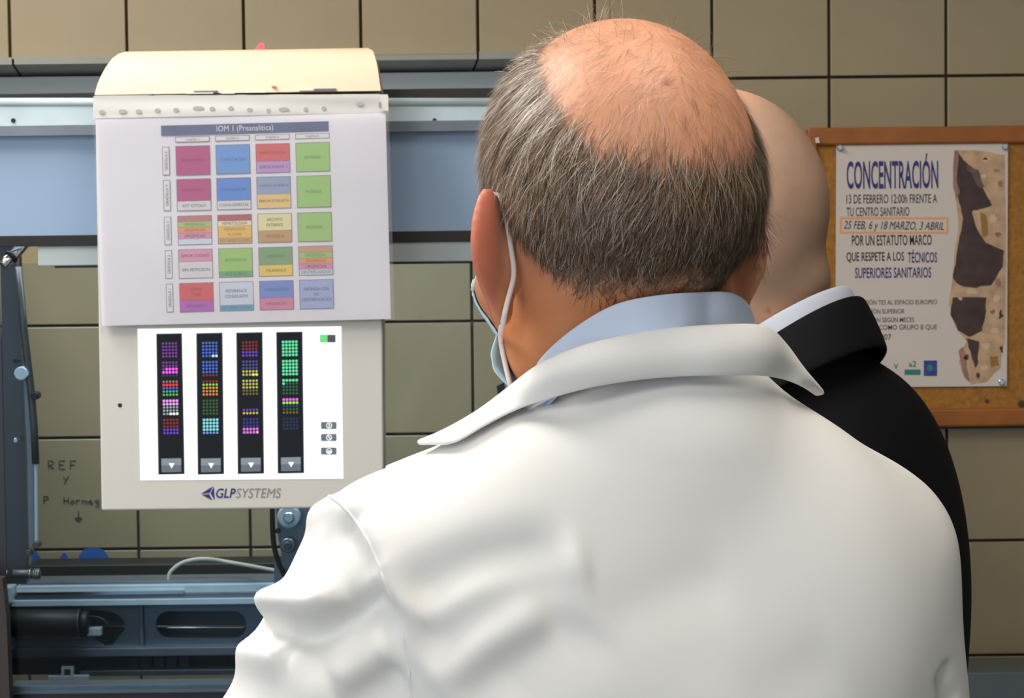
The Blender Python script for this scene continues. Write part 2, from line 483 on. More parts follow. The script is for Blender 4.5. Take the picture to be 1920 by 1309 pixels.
# glass
M_glass = bpy.data.materials.new('tinted_glass'); M_glass.use_nodes = True
nt = M_glass.node_tree; nt.nodes.remove(nt.nodes['Principled BSDF'])
tr = nt.nodes.new('ShaderNodeBsdfTransparent'); tr.inputs[0].default_value = (0.84, 0.91, 0.95, 1)
gl = nt.nodes.new('ShaderNodeBsdfGlossy'); gl.inputs['Roughness'].default_value = 0.03
fr = nt.nodes.new('ShaderNodeFresnel'); fr.inputs['IOR'].default_value = 1.22
ms = nt.nodes.new('ShaderNodeMixShader')
nt.links.new(fr.outputs[0], ms.inputs[0]); nt.links.new(tr.outputs[0], ms.inputs[1]); nt.links.new(gl.outputs[0], ms.inputs[2])
nt.links.new(ms.outputs[0], nt.nodes['Material Output'].inputs[0])

XC0, XC1 = -330, 1130        # pixel span of the cabinet
YC = 2.52
base0 = W(XC0, 1309, YC); base1 = W(XC1, 1309, YC)
cab = thing('sample_analyzer', ((base0[0] + base1[0]) / 2, YC + 0.25, 0), 'glass-fronted laboratory analyser cabinet with aluminium rails behind the tablet monitor', 'analyser')
# top rail
tr_ = tube('rail_edge', [W(XC0, 192, YC), W(XC1, 192, YC)], 8.5 * YC / F, M_alu, cab, 16)
pbox('top_rail', XC0, 199, XC1, 239, YC - 0.002, 0.014, M_alu, cab, 0.002)
pbox('rail_lip', XC0, 239, XC1, 243, YC - 0.004, 0.004, M_alu_d, cab, 0.0005)
pbox('gasket', XC0, 179, XC1, 184, YC + 0.003, 0.006, M_black, cab, 0.0008)
for x in (25, 815):
    p = W(x, 226, YC - 0.002); cyl('screw', p + [0, -0.0015, 0], p + [0, 0.004, 0], 0.0024, M_black, cab, 12)
pbox('perforated_screen', XC0, 243, XC1, 446, YC + 0.011, 0.004, M_perf, cab, 0.001)
pbox('screen_edge', XC0, 446, XC1, 450, YC + 0.0105, 0.004, M_black, cab, 0.0006)
pbox('lower_strip', 70, 451, XC1, 487, YC + 0.013, 0.006, M_greyp, cab, 0.001)
pbox('strip_seal', 102, 487, XC1, 491, YC + 0.014, 0.004, M_black, cab, 0.0006)
# cabinet roof behind the rail and its right side, which shade the inside
zr = W(500, 205, YC)[2]
xr1 = base1[0]
box('side_panel', (xr1 - 0.01, YC + 0.03, 0), (xr1, YR - 0.03, zr - 0.006), M_gun, cab, 0.001)
# left side: inner panel with the strut linkage
pl = W(46, 900, 2.62)
xl0 = W(-330, 700, YC)[0]
box('side_panel', (xl0, YC + 0.06, 0), (xl0 + 0.012, YR - 0.03, zr - 0.006), M_gun, cab, 0.001)
pslab('inner_panel', [(-300, 452), (30, 452), (36, 600), (44, 720), (46, 800), (50, 1000), (50, 1095), (-300, 1095)], 2.62, 0.012, M_gun, cab)
post = pslab('door_post', [(-320, 1085), (4, 1085), (12, 1160), (18, 1309), (22, 1500), (-320, 1500)], 2.545, 0.02, mat('post_brown', (52, 44, 42), rough=0.5), cab)
cyl('gas_strut', W(52, 450, 2.56), W(22, 481, 2.545), 0.0066, M_steel, cab, 18)
cyl('strut_collar', W(24, 479, 2.545), W(19, 484, 2.543), 0.0076, M_black, cab, 18)
cyl('strut_tip', W(20, 483, 2.543), W(4, 497, 2.538), 0.0056, M_steel, cab, 18)
M_bar = mat('linkage_bar', (84, 84, 82), rough=0.4, metal=0.6)
tube('linkage_bar', [W(34, 500, 2.6), W(45, 620, 2.6), W(58, 730, 2.6), W(64, 800, 2.6), W(67, 870, 2.6)], 0.0042, M_bar, cab, 8)
pslab('guide_strip', [(44, 705), (50, 705), (62, 850), (64, 1022), (54, 1024), (51, 850)], 2.61, 0.006, M_alu_d, cab)
pslab('guide_strip', [(64, 860), (68, 860), (70, 1020), (65, 1020)], 2.6, 0.006, M_alu, cab)
for (x, y, r, m) in ((41, 700, 0.0075, M_alu), (50, 700, 0.004, M_steel), (66, 742, 0.0045, M_black), (31, 825, 0.0025, M_steel), (69, 1021, 0.0038, M_bar), (55, 1036, 0.0035, M_bar), (31, 676, 0.003, M_black)):
    p = W(x, y, 2.598); cyl('bolt', p + [0, -0.006, 0], p + [0, 0.012, 0], r, m, cab, 14)
cyl('pivot_pin', W(24, 1076, 2.6), W(76, 1077, 2.6), 0.0052, M_bar, cab, 16)
for x in (56, 64, 68, 72): cyl('pin_ring', W(x, 1076.5, 2.6), W(x + 2, 1076.5, 2.6), 0.0066, M_steel, cab, 16)
# bench and rails low in the cabinet
YB = 2.86
pbox('bench_block', 52, 1060, 545, 1092, YR - 0.07, 0.06, M_brown, cab, 0.002)
pbox('rail', 38, 1092, 640, 1099, YB - 0.01, 0.05, M_alu_d, cab, 0.001)
pbox('rail', 30, 1100, 640, 1110, YB - 0.02, 0.03, M_alu, cab, 0.001)
pbox('rail_edge', 22, 1111, 345, 1114, YB - 0.026, 0.02, M_steel, cab, 0.0004)
pbox('rail', 20, 1115, 640, 1127, YB - 0.024, 0.03, M_alu_d, cab, 0.001)
pbox('rail_edge', 20, 1127, 640, 1131, YB - 0.03, 0.03, M_alu, cab, 0.0006)
pbox('rail_block', 5, 1102, 22, 1131, YB - 0.04, 0.03, M_alu, cab, 0.001)
# plates with openings
M_plate = mat('plate_grey', (104, 116, 130), rough=0.38, metal=0.45, noise=0.06)
def plate_with_hole(name, x0, y0, x1, y1, hole, Y, th, m, parent):
    bm = bmesh.new()
    def ring(pts, yy): return [bm.verts.new(W(px, py, Y) + np.array([0, yy, 0])) for px, py in pts]
    # outer ring sampled to match the hole by angle
    cx = sum(p[0] for p in hole) / len(hole); cy = sum(p[1] for p in hole) / len(hole)
    out = []
    for (px, py) in hole:
        dx, dy = px - cx, py - cy
        k = min(((x1 - cx) / dx) if dx > 1e-6 else (((x0 - cx) / dx) if dx < -1e-6 else 1e9),
                ((y1 - cy) / dy) if dy > 1e-6 else (((y0 - cy) / dy) if dy < -1e-6 else 1e9))
        out.append((cx + dx * k, cy + dy * k))
    # snap the nearest samples to the corners
    for c in ((x0, y0), (x1, y0), (x1, y1), (x0, y1)):
        i = min(range(len(out)), key=lambda q: (out[q][0] - c[0]) ** 2 + (out[q][1] - c[1]) ** 2); out[i] = c
    a_, b_, c_, d_ = ring(out, 0), ring(hole, 0), ring(out, th), ring(hole, th)
    n = len(hole)
    for i in range(n):
        j = (i + 1) % n
        bm.faces.new((a_[i], a_[j], b_[j], b_[i])); bm.faces.new((c_[j], c_[i], d_[i], d_[j]))
        bm.faces.new((b_[i], b_[j], d_[j], d_[i])); bm.faces.new((a_[j], a_[i], c_[i], c_[j]))
    bmesh.ops.recalc_face_normals(bm, faces=bm.faces[:])
    return from_bm(name, bm, m, parent)
hole1 = [(150, 1146), (190, 1144), (212, 1148), (228, 1158), (236, 1172), (232, 1182), (222, 1195), (208, 1213), (200, 1214), (190, 1202), (182, 1196), (150, 1196), (100, 1196), (40, 1196), (38, 1170), (40, 1146), (100, 1146)]
plate_with_hole('mounting_plate', 18, 1133, 262, 1217, hole1, YB - 0.01, 0.006, M_plate, cab)
hole2 = roundrect(292, 1146, 462, 1197, 25, 6)
plate_with_hole('mounting_plate', 268, 1133, 560, 1217, hole2, YB - 0.01, 0.006, M_plate, cab)
pbox('divider', 261, 1131, 269, 1219, YB - 0.018, 0.02, M_alu_d, cab, 0.001)
pbox('back_plate', 18, 1133, 560, 1217, YB + 0.05, 0.006, mat('back_plate', (88, 94, 104), rough=0.5, metal=0.2), cab, 0.001)
cyl('guide_rod', W(160, 1177, YB + 0.02), W(560, 1177, YB + 0.02), 0.0022, M_steel, cab, 12)
cyl('motor', W(16, 1168, YB - 0.03), W(150, 1168, YB - 0.03), 0.0165, M_black, cab, 28)
cyl('motor_ring', W(147, 1168, YB - 0.03), W(151, 1168, YB - 0.03), 0.0168, M_bar, cab, 28)
cyl('motor_nose', W(151, 1168, YB - 0.03), W(168, 1168, YB - 0.03), 0.0145, M_black, cab, 24)
pbox('motor_plug', 162, 1178, 190, 1193, YB - 0.035, 0.012, M_greyp, cab, 0.001)
tube('motor_cable', catmull([W(165, 1156, YB - 0.03), W(190, 1160, YB - 0.035), W(206, 1178, YB - 0.035), W(210, 1196, YB - 0.03), W(196, 1204, YB - 0.025), W(180, 1196, YB - 0.02)], 6), 0.0016, M_black, cab, 8)
pbox('base_rail', 14, 1218, 640, 1227, YB - 0.03, 0.04, M_alu_d, cab, 0.001)
pbox('base_rail', 150, 1258, 640, 1263, YB - 0.02, 0.02, M_alu_d, cab, 0.001)
pbox('back_shelf', 18, 1228, 640, 1259, YB + 0.03, 0.02, mat('shelf_dark', (36, 40, 44), rough=0.5), cab, 0.001)
M_tube = mat('sample_rack_plum', (72, 62, 88), rough=0.4)
for i in range(5): pbox('rack_slot', 240 + i * 24, 1231, 259 + i * 24, 1257, YB + 0.015, 0.01, M_tube, cab, 0.001)
pslab('slide_bracket', [(115, 1250), (137, 1250), (137, 1268), (132, 1268), (132, 1255), (120, 1255), (120, 1268), (115, 1268)], YB - 0.03, 0.01, M_alu, cab)
pbox('slide_block', 121, 1256, 131, 1270, YB - 0.028, 0.008, mat('brass', (150, 116, 60), rough=0.35, metal=0.8), cab, 0.0006)
pbox('slide_plate', 90, 1268, 166, 1285, YB - 0.03, 0.01, M_greyp, cab, 0.0008)
pbox('front_sill', 20, 1286, 640, 1296, YC + 0.06, 0.03, M_alu_d, cab, 0.001)
p_ = W(20, 1297, YC + 0.065)
box('sill_panel', (xl0 + 0.012, YC + 0.066, 0), (base1[0] - 0.01, YC + 0.086, p_[2]), M_gun, cab, 0.001)
# pulley arm
YA = 2.72
pslab('arm_plate', [(516, 930), (640, 930), (640, 1100), (540, 1100), (532, 1060), (522, 1010)], YA, 0.014, M_alu_d, cab)
cyl('pulley', W(543, 968, YA) + [0, -0.01, 0], W(543, 968, YA), 0.0135, M_alu, cab, 28)
cyl('pulley_hub', W(543, 968, YA) + [0, -0.014, 0], W(543, 968, YA) + [0, -0.01, 0], 0.006, M_steel, cab, 20)
cyl('pulley', W(541, 1021, YA) + [0, -0.01, 0], W(541, 1021, YA), 0.0085, M_alu_d, cab, 24)
cyl('pulley_hub', W(541, 1021, YA) + [0, -0.014, 0], W(541, 1021, YA) + [0, -0.01, 0], 0.0045, M_bar, cab, 20)
cyl('bolt', W(521, 995, YA) + [0, -0.004, 0], W(521, 995, YA), 0.003, M_black, cab, 12)
tube('belt', catmull([W(511, 930, YA - 0.004), W(511, 985, YA - 0.004), W(515, 1030, YA - 0.004), W(528, 1068, YA - 0.004), W(545, 1100, YA - 0.004)], 6), 0.003, M_black, cab, 8)
pslab('arm_bracket', [(514, 1050), (530, 1062), (530, 1100), (514, 1100)], YA + 0.02, 0.02, M_alu_d, cab)
tube('white_cable', catmull([W(316, 1090, YB), W(320, 1072, YB), W(345, 1054, YB), W(385, 1048, YB), (W(440, 1056, YB)), W(516, 1070, YB - 0.1)], 8), 0.0023, mat('cable_white', (196, 192, 176), rough=0.5), cab, 8)
pslab('latch', [(931, 725), (945, 718), (950, 742), (934, 745)], 2.7, 0.012, M_black, cab)
# added cool fill light and its holder under the rail, brightens the inside
zl = W(500, 250, YC)[2]
box('fill_light_holder', (W(-200, 250, YC)[0], YC + 0.09, zl), (W(1060, 250, YC)[0], YC + 0.115, zl + 0.012), M_greyp, cab, 0.002)
ls = area('cabinet_fill_light', ((W(-200, 250, YC)[0] + W(1060, 250, YC)[0]) / 2, YC + 0.102, zl - 0.002), ((W(-200, 250, YC)[0] + W(1060, 250, YC)[0]) / 2, YC + 0.42, zl - 0.5), 0.68, 0.02, 3.6, (0.86, 0.92, 1.0))
# glass pane
zg0 = W(500, 1292, YC + 0.05)[2]; zg1 = W(500, 489, YC + 0.05)[2]
box('glass_pane', (W(8, 900, YC + 0.05)[0], YC + 0.05, zg0), (base1[0] - 0.01, YC + 0.055, zg1), M_glass, cab, 0)

# blue stickers seen through the glass on the tiles
M_bluef = mat('blue_film', (44, 88, 160), rough=0.5)
for nm, pix, lb in (('blue_sticker', [(60, 1062), (60, 1036), (68, 1034), (76, 1046), (78, 1062)], 'small blue sticker on tiles nearest the dark side panel'),
                    ('blue_sticker', [(108, 1062), (112, 1046), (120, 1035), (127, 1044), (134, 1062)], 'blue drop-shaped sticker on the tiles behind the glass'),
                    ('blue_sticker', [(144, 1062), (148, 1042), (158, 1030), (176, 1026), (194, 1031), (203, 1044), (205, 1062)], 'large round blue sticker on the tiles behind the glass')):
    tag(pslab(nm, pix, YR - 0.003, 0.0012, M_bluef), lb, 'sticker', 'blue stickers on the tiles')

# ================================================================== the tablet monitor
YM = 2.44
M_case = mat('case_plastic', (210, 209, 204), rough=0.42, bump=0.02, bscale=900)
M_case_lit = mat('case_plastic_lit', (234, 204, 178), rough=0.5)
mc = W(450, 958, YM)
mon = thing('tablet_monitor', (mc[0], YM + 0.03, mc[2]), 'grey-beige touch-screen monitor with four dark columns of coloured dots', 'monitor')
bm = bmesh.new()
TL, TR_, BR, BL = W(178, 178, YM), W(714, 176, YM), W(720, 952, YM), W(190, 958, YM)
vs = [bm.verts.new(p) for p in (TL, TR_, BR, BL)] + [bm.verts.new(p + np.array([0, 0.05, 0])) for p in (TL, TR_, BR, BL)]
for f in ((3, 2, 1, 0), (4, 5, 6, 7), (0, 1, 5, 4), (1, 2, 6, 5), (2, 3, 7, 6), (3, 0, 4, 7)): bm.faces.new([vs[i] for i in f])
bmesh.ops.recalc_face_normals(bm, faces=bm.faces[:])
bmesh.ops.bevel(bm, geom=bm.edges[:], offset=0.0022, segments=3, affect='EDGES', profile=0.5)
housing = from_bm('housing', bm, M_case, mon)
# curved top of the case; warm lamp light is partly in its cream colour
rowsL = [(177, 178), (183, 157), (191, 139), (199, 125), (211, 109), (222, 101), (236, 97)]
rowsR = [(714, 170), (711, 148), (708, 128), (706, 117), (702, 103), (699, 95), (690, 90)]
dep = [0.0, 0.004, 0.009, 0.014, 0.024, 0.034, 0.048]
V = []; NX = 12
for (lx, ly), (rx, ry), d in zip(rowsL, rowsR, dep):
    for k in range(NX + 1):
        t = k / NX; V.append(W(lx + (rx - lx) * t, ly + (ry - ly) * t, YM + d))
nr = len(rowsL); Fs = []
for i in range(nr - 1):
    for k in range(NX):
        a_ = i * (NX + 1) + k; Fs.append([a_, a_ + 1, a_ + NX + 2, a_ + NX + 1])
n0 = len(V)
for (lx, ly), (rx, ry), d in zip(rowsL, rowsR, dep):
    for k in range(NX + 1):
        t = k / NX; p = W(lx + (rx - lx) * t, ly + (ry - ly) * t, YM + d); V.append(np.array([p[0], max(p[1] + 0.003, YM + 0.05), p[2] - 0.001]))
for i in range(nr - 1):
    for k in range(NX):
        a_ = n0 + i * (NX + 1) + k; Fs.append([a_ + NX + 1, a_ + NX + 2, a_ + 1, a_])
    for k in (0, NX):
        a_ = i * (NX + 1) + k; Fs.append([a_, a_ + NX + 1, n0 + a_ + NX + 1, n0 + a_] if k == 0 else [a_ + NX + 1, a_, n0 + a_, n0 + a_ + NX + 1])
for k in range(NX):
    a_ = (nr - 1) * (NX + 1) + k; Fs.append([a_, a_ + 1, n0 + a_ + 1, n0 + a_]); Fs.append([k + 1, k, n0 + k, n0 + k + 1])
top = mk('top_cover', V, Fs, M_case_lit, mon, True); top['label'] = 'rounded top cover, cream partly from painted lamp light'
md = top.modifiers.new('edge', 'EDGE_SPLIT'); md.split_angle = math.radians(40)
# scratches and tape bits along the cover's lower edge
M_bit = mat('tape_bit', (120, 130, 150), rough=0.5)
for (x0, x1, y) in ((363, 408, 170), (588, 630, 166), (278, 286, 176)): pbox('tape_bit', x0, y, x1, y + 2.2, YM - 0.0026, 0.004, M_bit, mon, 0)
M_bitw = mat('tape_white', (248, 242, 228), rough=0.5)
for (x0, x1, y) in ((350, 400, 173), (415, 440, 173), (460, 500, 171), (560, 590, 167), (508, 516, 159)): pbox('tape_bit', x0, y, x1, y + 2.5, YM - 0.0022, 0.004, M_bitw, mon, 0)
# lens hole, logo
cyl('lens', W(225, 760, YM) + [0, -0.0006, 0], W(225, 760, YM) + [0, 0.002, 0], 0.0022, M_black, mon, 16)
M_navy = mat('print_navy', (34, 38, 116), rough=0.5)
M_lgrey = mat('print_grey', (132, 134, 140), rough=0.5)
YL = YM - 0.0006
logo = pslab('logo_mark', [(377, 926), (399, 912), (393, 924)], YL, 0.0005, M_navy, mon)
pslab('logo_mark', [(379, 928), (392, 927), (398, 938)], YL, 0.0005, M_navy, mon)
pslab('logo_mark', [(401, 913), (402, 938), (395, 925)], YL, 0.0005, M_navy, mon)
ptext('logo_letters', 'GLP', 405, 916, 442, 934, YL, M_navy, mon, shear=0.22, bold=0.012, slope=-0.006)
ptext('logo_letters', 'SYSTEMS', 442, 916, 527, 934, YL, M_lgrey, mon, shear=0.22, slope=-0.006)
# screen
M_scr = mat('screen_glow', (250, 251, 255), emit=1.15)
YS = YM - 0.0005
scr = pslab('screen', [(258, 617), (640, 612), (644, 898), (263, 901)], YS, 0.0008, M_scr, mon)
M_col = mat('screen_black', (11, 12, 16), rough=0.12)
M_colrim = mat('screen_rim', (30, 34, 52), rough=0.3)
def scr_pt(px, py, d=0.0): return W(px, py, YS - d)
PAL = {'p': (118, 50, 150), 'M': (252, 90, 246), 'd': (44, 32, 96), 'k': (150, 112, 112), 'R': (246, 44, 40), 'b': (66, 108, 210), 't': (70, 170, 150), 'g': (96, 186, 80),
       'L': (238, 160, 246), 'y': (150, 170, 168), 'w': (252, 252, 252), 'r': (140, 22, 30), 'v': (108, 62, 206), 'W': (205, 225, 255), 'G': (150, 210, 80), 'o': (226, 160, 50),
       'O': (222, 138, 40), 'n': (44, 92, 36), 'T': (130, 216, 222), 'B': (110, 160, 225), 's': (72, 74, 150), 'Y': (196, 192, 92), 'X': (246, 246, 100), 'u': (110, 98, 40),
       'V': (112, 56, 176), 'I': (52, 40, 140), 'K': (212, 110, 214), 'm': (94, 226, 160), 'D': (26, 92, 64), 'l': (140, 240, 60), 'N': (36, 52, 120), '.': None, 'z': (24, 38, 84)}
GRIDS = [[['p'] * 5, ['p', 'p', 'pMMMM', 'M', 'd'], ['k', 'R', 'b', 't', 'g'], ['L', 'L', 'y', 'y', 'yywww'], ['r', 'r', 'r', 'v', 'v']],
         [['b', 'b', 'b', 'b', 'bbbWW'], ['b', 'b', 'b', 'b', 'r'], ['r', 'G', 'o', 'O', 'O'], ['n'] * 5, ['T', 'T', 'T', 'T', 'B']],
         [['r', 'r', 'r', 'v', 'v'], ['s', 's', 's', 'Y', 'YYYXX'], ['Y', 'Y', 'Y', 'u', 'u'], ['.', '.', '.', 'V', 'Y'], ['I', 'I', 'I', 'K', 'KKKKL']],
         [['m'] * 5, ['m'] * 5, ['m', 'mDDDD', 'D', 'D', 'D'], ['M', 'l', 'N', 'n', 'u'], ['z', 'z', 'z', 'z', '.']]]
M_dots = mat('screen_dots', (255, 255, 255), emit=1.0, attr='dot')
M_btn = mat('screen_button', (146, 158, 168), emit=0.8)
M_btn2 = mat('screen_button_dark', (112, 124, 136), emit=0.8)
M_wht = mat('screen_white', (255, 255, 255), emit=1.1)
cols = [((293, 626), (341, 625), (346, 889), (297, 890)), ((368, 625), (417, 624), (420, 889), (371, 890)),
        ((443, 624), (492, 623), (495, 888), (446, 889)), ((518, 623), (567, 622), (570, 887), (521, 888))]
for ci, q in enumerate(cols):
    pslab('rack_column', q, YS - 0.0003, 0.0003, M_colrim, scr)
    tl, tr2, br, bl = [np.array(p, float) for p in q]
    def qp(u, v): return (tl * (1 - u) + tr2 * u) * (1 - v) + (bl * (1 - u) + br * u) * v
    pslab('rack_column_face', [qp(0.05, 0.01), qp(0.95, 0.01), qp(0.95, 0.99), qp(0.05, 0.99)], YS - 0.0005, 0.0002, M_col, scr)
    V = []; Fs = []; C = []
    for gi in range(5):
        for ri in range(5):
            row = GRIDS[ci][gi][ri]; row = row * 5 if len(row) == 1 else row
            for di in range(5):
                c = PAL[row[di]]
                if c is None: continue
                y = 18.5 + gi * 35.9 + ri * 6.1
                u = (12.5 + di * 6.1) / 48.5; v = y / 264.0
                p = qp(u, v); k = len(V); big = row[di] in 'MRLwWXTmlK'
                for (ex, ey) in circ(p[0], p[1], 2.75 if big else 2.3, 8): V.append(W(ex, ey, YS - 0.0007))
                Fs.append(list(range(k, k + 8))[::-1]); C += [srgb(*c)] * 8
    o = mk('dot_grid', V, Fs, M_dots, scr)
    at = o.data.color_attributes.new('dot', 'FLOAT_COLOR', 'POINT'); at.data.foreach_set('color', np.array(C).ravel())
    o['kind'] = 'stuff'
    b0, b1, b2, b3 = qp(0.12, 0.887), qp(0.88, 0.887), qp(0.88, 0.985), qp(0.12, 0.985)
    bt = pslab('button', [b0, b1, b2, b3], YS - 0.0008, 0.0002, M_btn, scr)
    h0, h1 = (b0 + b3) / 2, (b1 + b2) / 2
    pslab('button_shade', [h0, h1, b2, b3], YS - 0.001, 0.0002, M_btn2, scr)
    c = (b0 + b1 + b2 + b3) / 4
    pslab('button_arrow', [c + (-5, -4), c + (6, -4), c + (0.5, 6)], YS - 0.0012, 0.0002, M_wht, scr)
pslab('toggle_switch', rect(600, 628, 629, 642), YS - 0.0003, 0.0002, mat('toggle_dark', (86, 92, 98), emit=0.7), scr)
pslab('toggle_on', rect(600, 628, 614, 642), YS - 0.0006, 0.0002, mat('toggle_green', (112, 222, 128), emit=1.0), scr)
for y in (798, 820.5, 846):
    pslab('side_button', roundrect(602, y - 6.5, 631, y + 6.5, 2), YS - 0.0003, 0.0002, M_btn2, scr)
    bm = bmesh.new(); n = 20
    o_ = [bm.verts.new(W(*p, YS - 0.0006)) for p in circ(617, y, 5.6, n)]; i_ = [bm.verts.new(W(*p, YS - 0.0006)) for p in circ(617, y, 4.1, n)]
    for k in range(n): bm.faces.new((o_[k], i_[k], i_[(k + 1) % n], o_[(k + 1) % n]))
    from_bm('button_ring', bm, M_wht, scr)
pslab('button_sign', rect(616.2, 795, 618, 801.5), YS - 0.0006, 0.0001, M_wht, scr)
pslab('button_sign', [(614, 817.5), (615.5, 816.5), (620.5, 823), (619, 824)], YS - 0.0006, 0.0001, M_wht, scr)
pslab('button_sign', rect(614, 845, 620, 849), YS - 0.0006, 0.0001, M_wht, scr)
# bracket that carries the monitor in front of the rail
box('mount_bracket', (W(420, 300, YM)[0], YM + 0.049, W(420, 230, YM)[2]), (W(480, 300, YM)[0], YC - 0.010, W(420, 205, YM)[2]), M_gun, mon)

# pink tip behind the monitor
pk = W(486, 100, YM + 0.045)
M_pink = mat('pink_paper', (244, 104, 128), rough=0.6)
tag(pslab('sticky_note', [(475, 96), (481, 87), (487, 81), (492, 79), (496, 84), (497, 96)], YM + 0.052, 0.002, M_pink), 'pink paper flag sticking up behind the cream monitor top', 'paper flag')

# ================================================================== the plan in its plastic sleeve
YP = YM - 0.010
UX, UY = np.array([1.0, -0.0268]), np.array([0.0268, 1.0])
def L2(u, v): return np.array([330.0, 275.0]) + u * UX + v * UY
def lq(u0, v0, u1, v1): return [L2(u0, v0), L2(u1, v0), L2(u1, v1), L2(u0, v1)]
sc0 = W(450, 612, YP)
sh = thing('rack_plan', (sc0[0], YP, sc0[2]), 'landscape rack plan sheet in a clear plastic sleeve over the monitor', 'sheet')
M_paper = mat('paper', (230, 228, 238), rough=0.55, noise=0.03, nscale=12)
# slightly wavy sheet
def wavy(name, q, Y, th, m, parent, amp=0.0012, n=14):
    tl, tr2, br, bl = [np.array(p, float) for p in q]; V = []; Fs = []
    for j in range(n + 1):
        for i in range(n + 1):
            u, v = i / n, j / n
            p = (tl * (1 - u) + tr2 * u) * (1 - v) + (bl * (1 - u) + br * u) * v
            V.append(W(p[0], p[1], Y + amp * (math.sin(u * 5 + v * 3) + 0.6 * math.sin(v * 7 - u * 4 + 1))))
    N = len(V)
    V += [p + np.array([0, th, 0]) for p in V]
    for j in range(n):
        for i in range(n):
            a_ = j * (n + 1) + i
            Fs.append([a_ + n + 1, a_ + n + 2, a_ + 1, a_]); Fs.append([N + a_, N + a_ + 1, N + a_ + n + 2, N + a_ + n + 1])
    for i in range(n):
        for (s, t) in ((i, i + 1), ((i + 1) * (n + 1), i * (n + 1)), (i * (n + 1) + n, (i + 1) * (n + 1) + n), (n * (n + 1) + i + 1, n * (n + 1) + i)):
            Fs.append([s, t, N + t, N + s])
    o = mk(name, V, Fs, m, parent, True)
    md = o.modifiers.new('edge', 'EDGE_SPLIT'); md.split_angle = math.radians(40)
    return o
paper = wavy('paper', [(179, 219), (723, 211), (733, 598), (191, 611)], YP + 0.0012, 0.0003, M_paper, sh, 0.0003)
M_line = mat('print_line', (110, 112, 128), rough=0.6)
M_txt = mat('print_text', (96, 98, 110), rough=0.6)
M_head = mat('print_header', (84, 96, 138), rough=0.45, noise=0.2, nscale=25)
M_htxt = mat('print_header_text', (226, 228, 238), rough=0.5)
YPR = YP + 0.0004
pslab('header_bar', lq(-27, -40, 287, -21), YPR, 0.0002, M_head, paper)
def ltext(s, u0, v0, u1, v1, m, dy=0.0003):
    q = lq(u0, v0, u1, v1)
    return text_in('lettering', s, (W(*q[0], YPR - dy), W(*q[1], YPR - dy), W(*q[3], YPR - dy)), m, paper)
ltext('IOM 1 (Preanalítica)', 77, -37, 183, -23, M_htxt)
def frame_cell(u0, v0, u1, v1):
    pslab('cell_border', lq(u0, v0, u1, v1), YPR, 0.0002, M_line, paper)
M_wc = mat('cell_white', (228, 227, 232), rough=0.6)
CU = [(0, 62), (75, 137), (150, 212), (225, 287)]
RV = [(0, 53), (62, 120), (131, 184), (194, 247), (257, 310)]
for i, (u0, u1) in enumerate(CU):
    frame_cell(u0 - 1, -18, u1 + 1, -8); pslab('cell', lq(u0, -17, u1, -9), YPR - 0.0002, 0.0002, M_wc, paper)
    ltext('CAJÓN %d' % (i + 1), u0 + 19, -15.8, u1 - 19, -9.6, M_txt, 0.0004)
for j, (v0, v1) in enumerate(RV):
    frame_cell(-26, v0, -13, v1); pslab('cell', lq(-25, v0 + 1, -14, v1 - 1), YPR - 0.0002, 0.0002, M_wc, paper)
    a_, b_, c_ = L2(-22, v1 - 9), L2(-22, v0 + 9), L2(-16.5, v1 - 9)
    text_in('lettering', 'GRADILLA %d' % (5 - j), (W(*a_, YPR - 0.0004), W(*b_, YPR - 0.0004), W(*c_, YPR - 0.0004)), M_txt, paper)
MG, BLU, GRN, WHT = (182, 70, 134), (92, 142, 218), (158, 200, 118), (216, 215, 222)
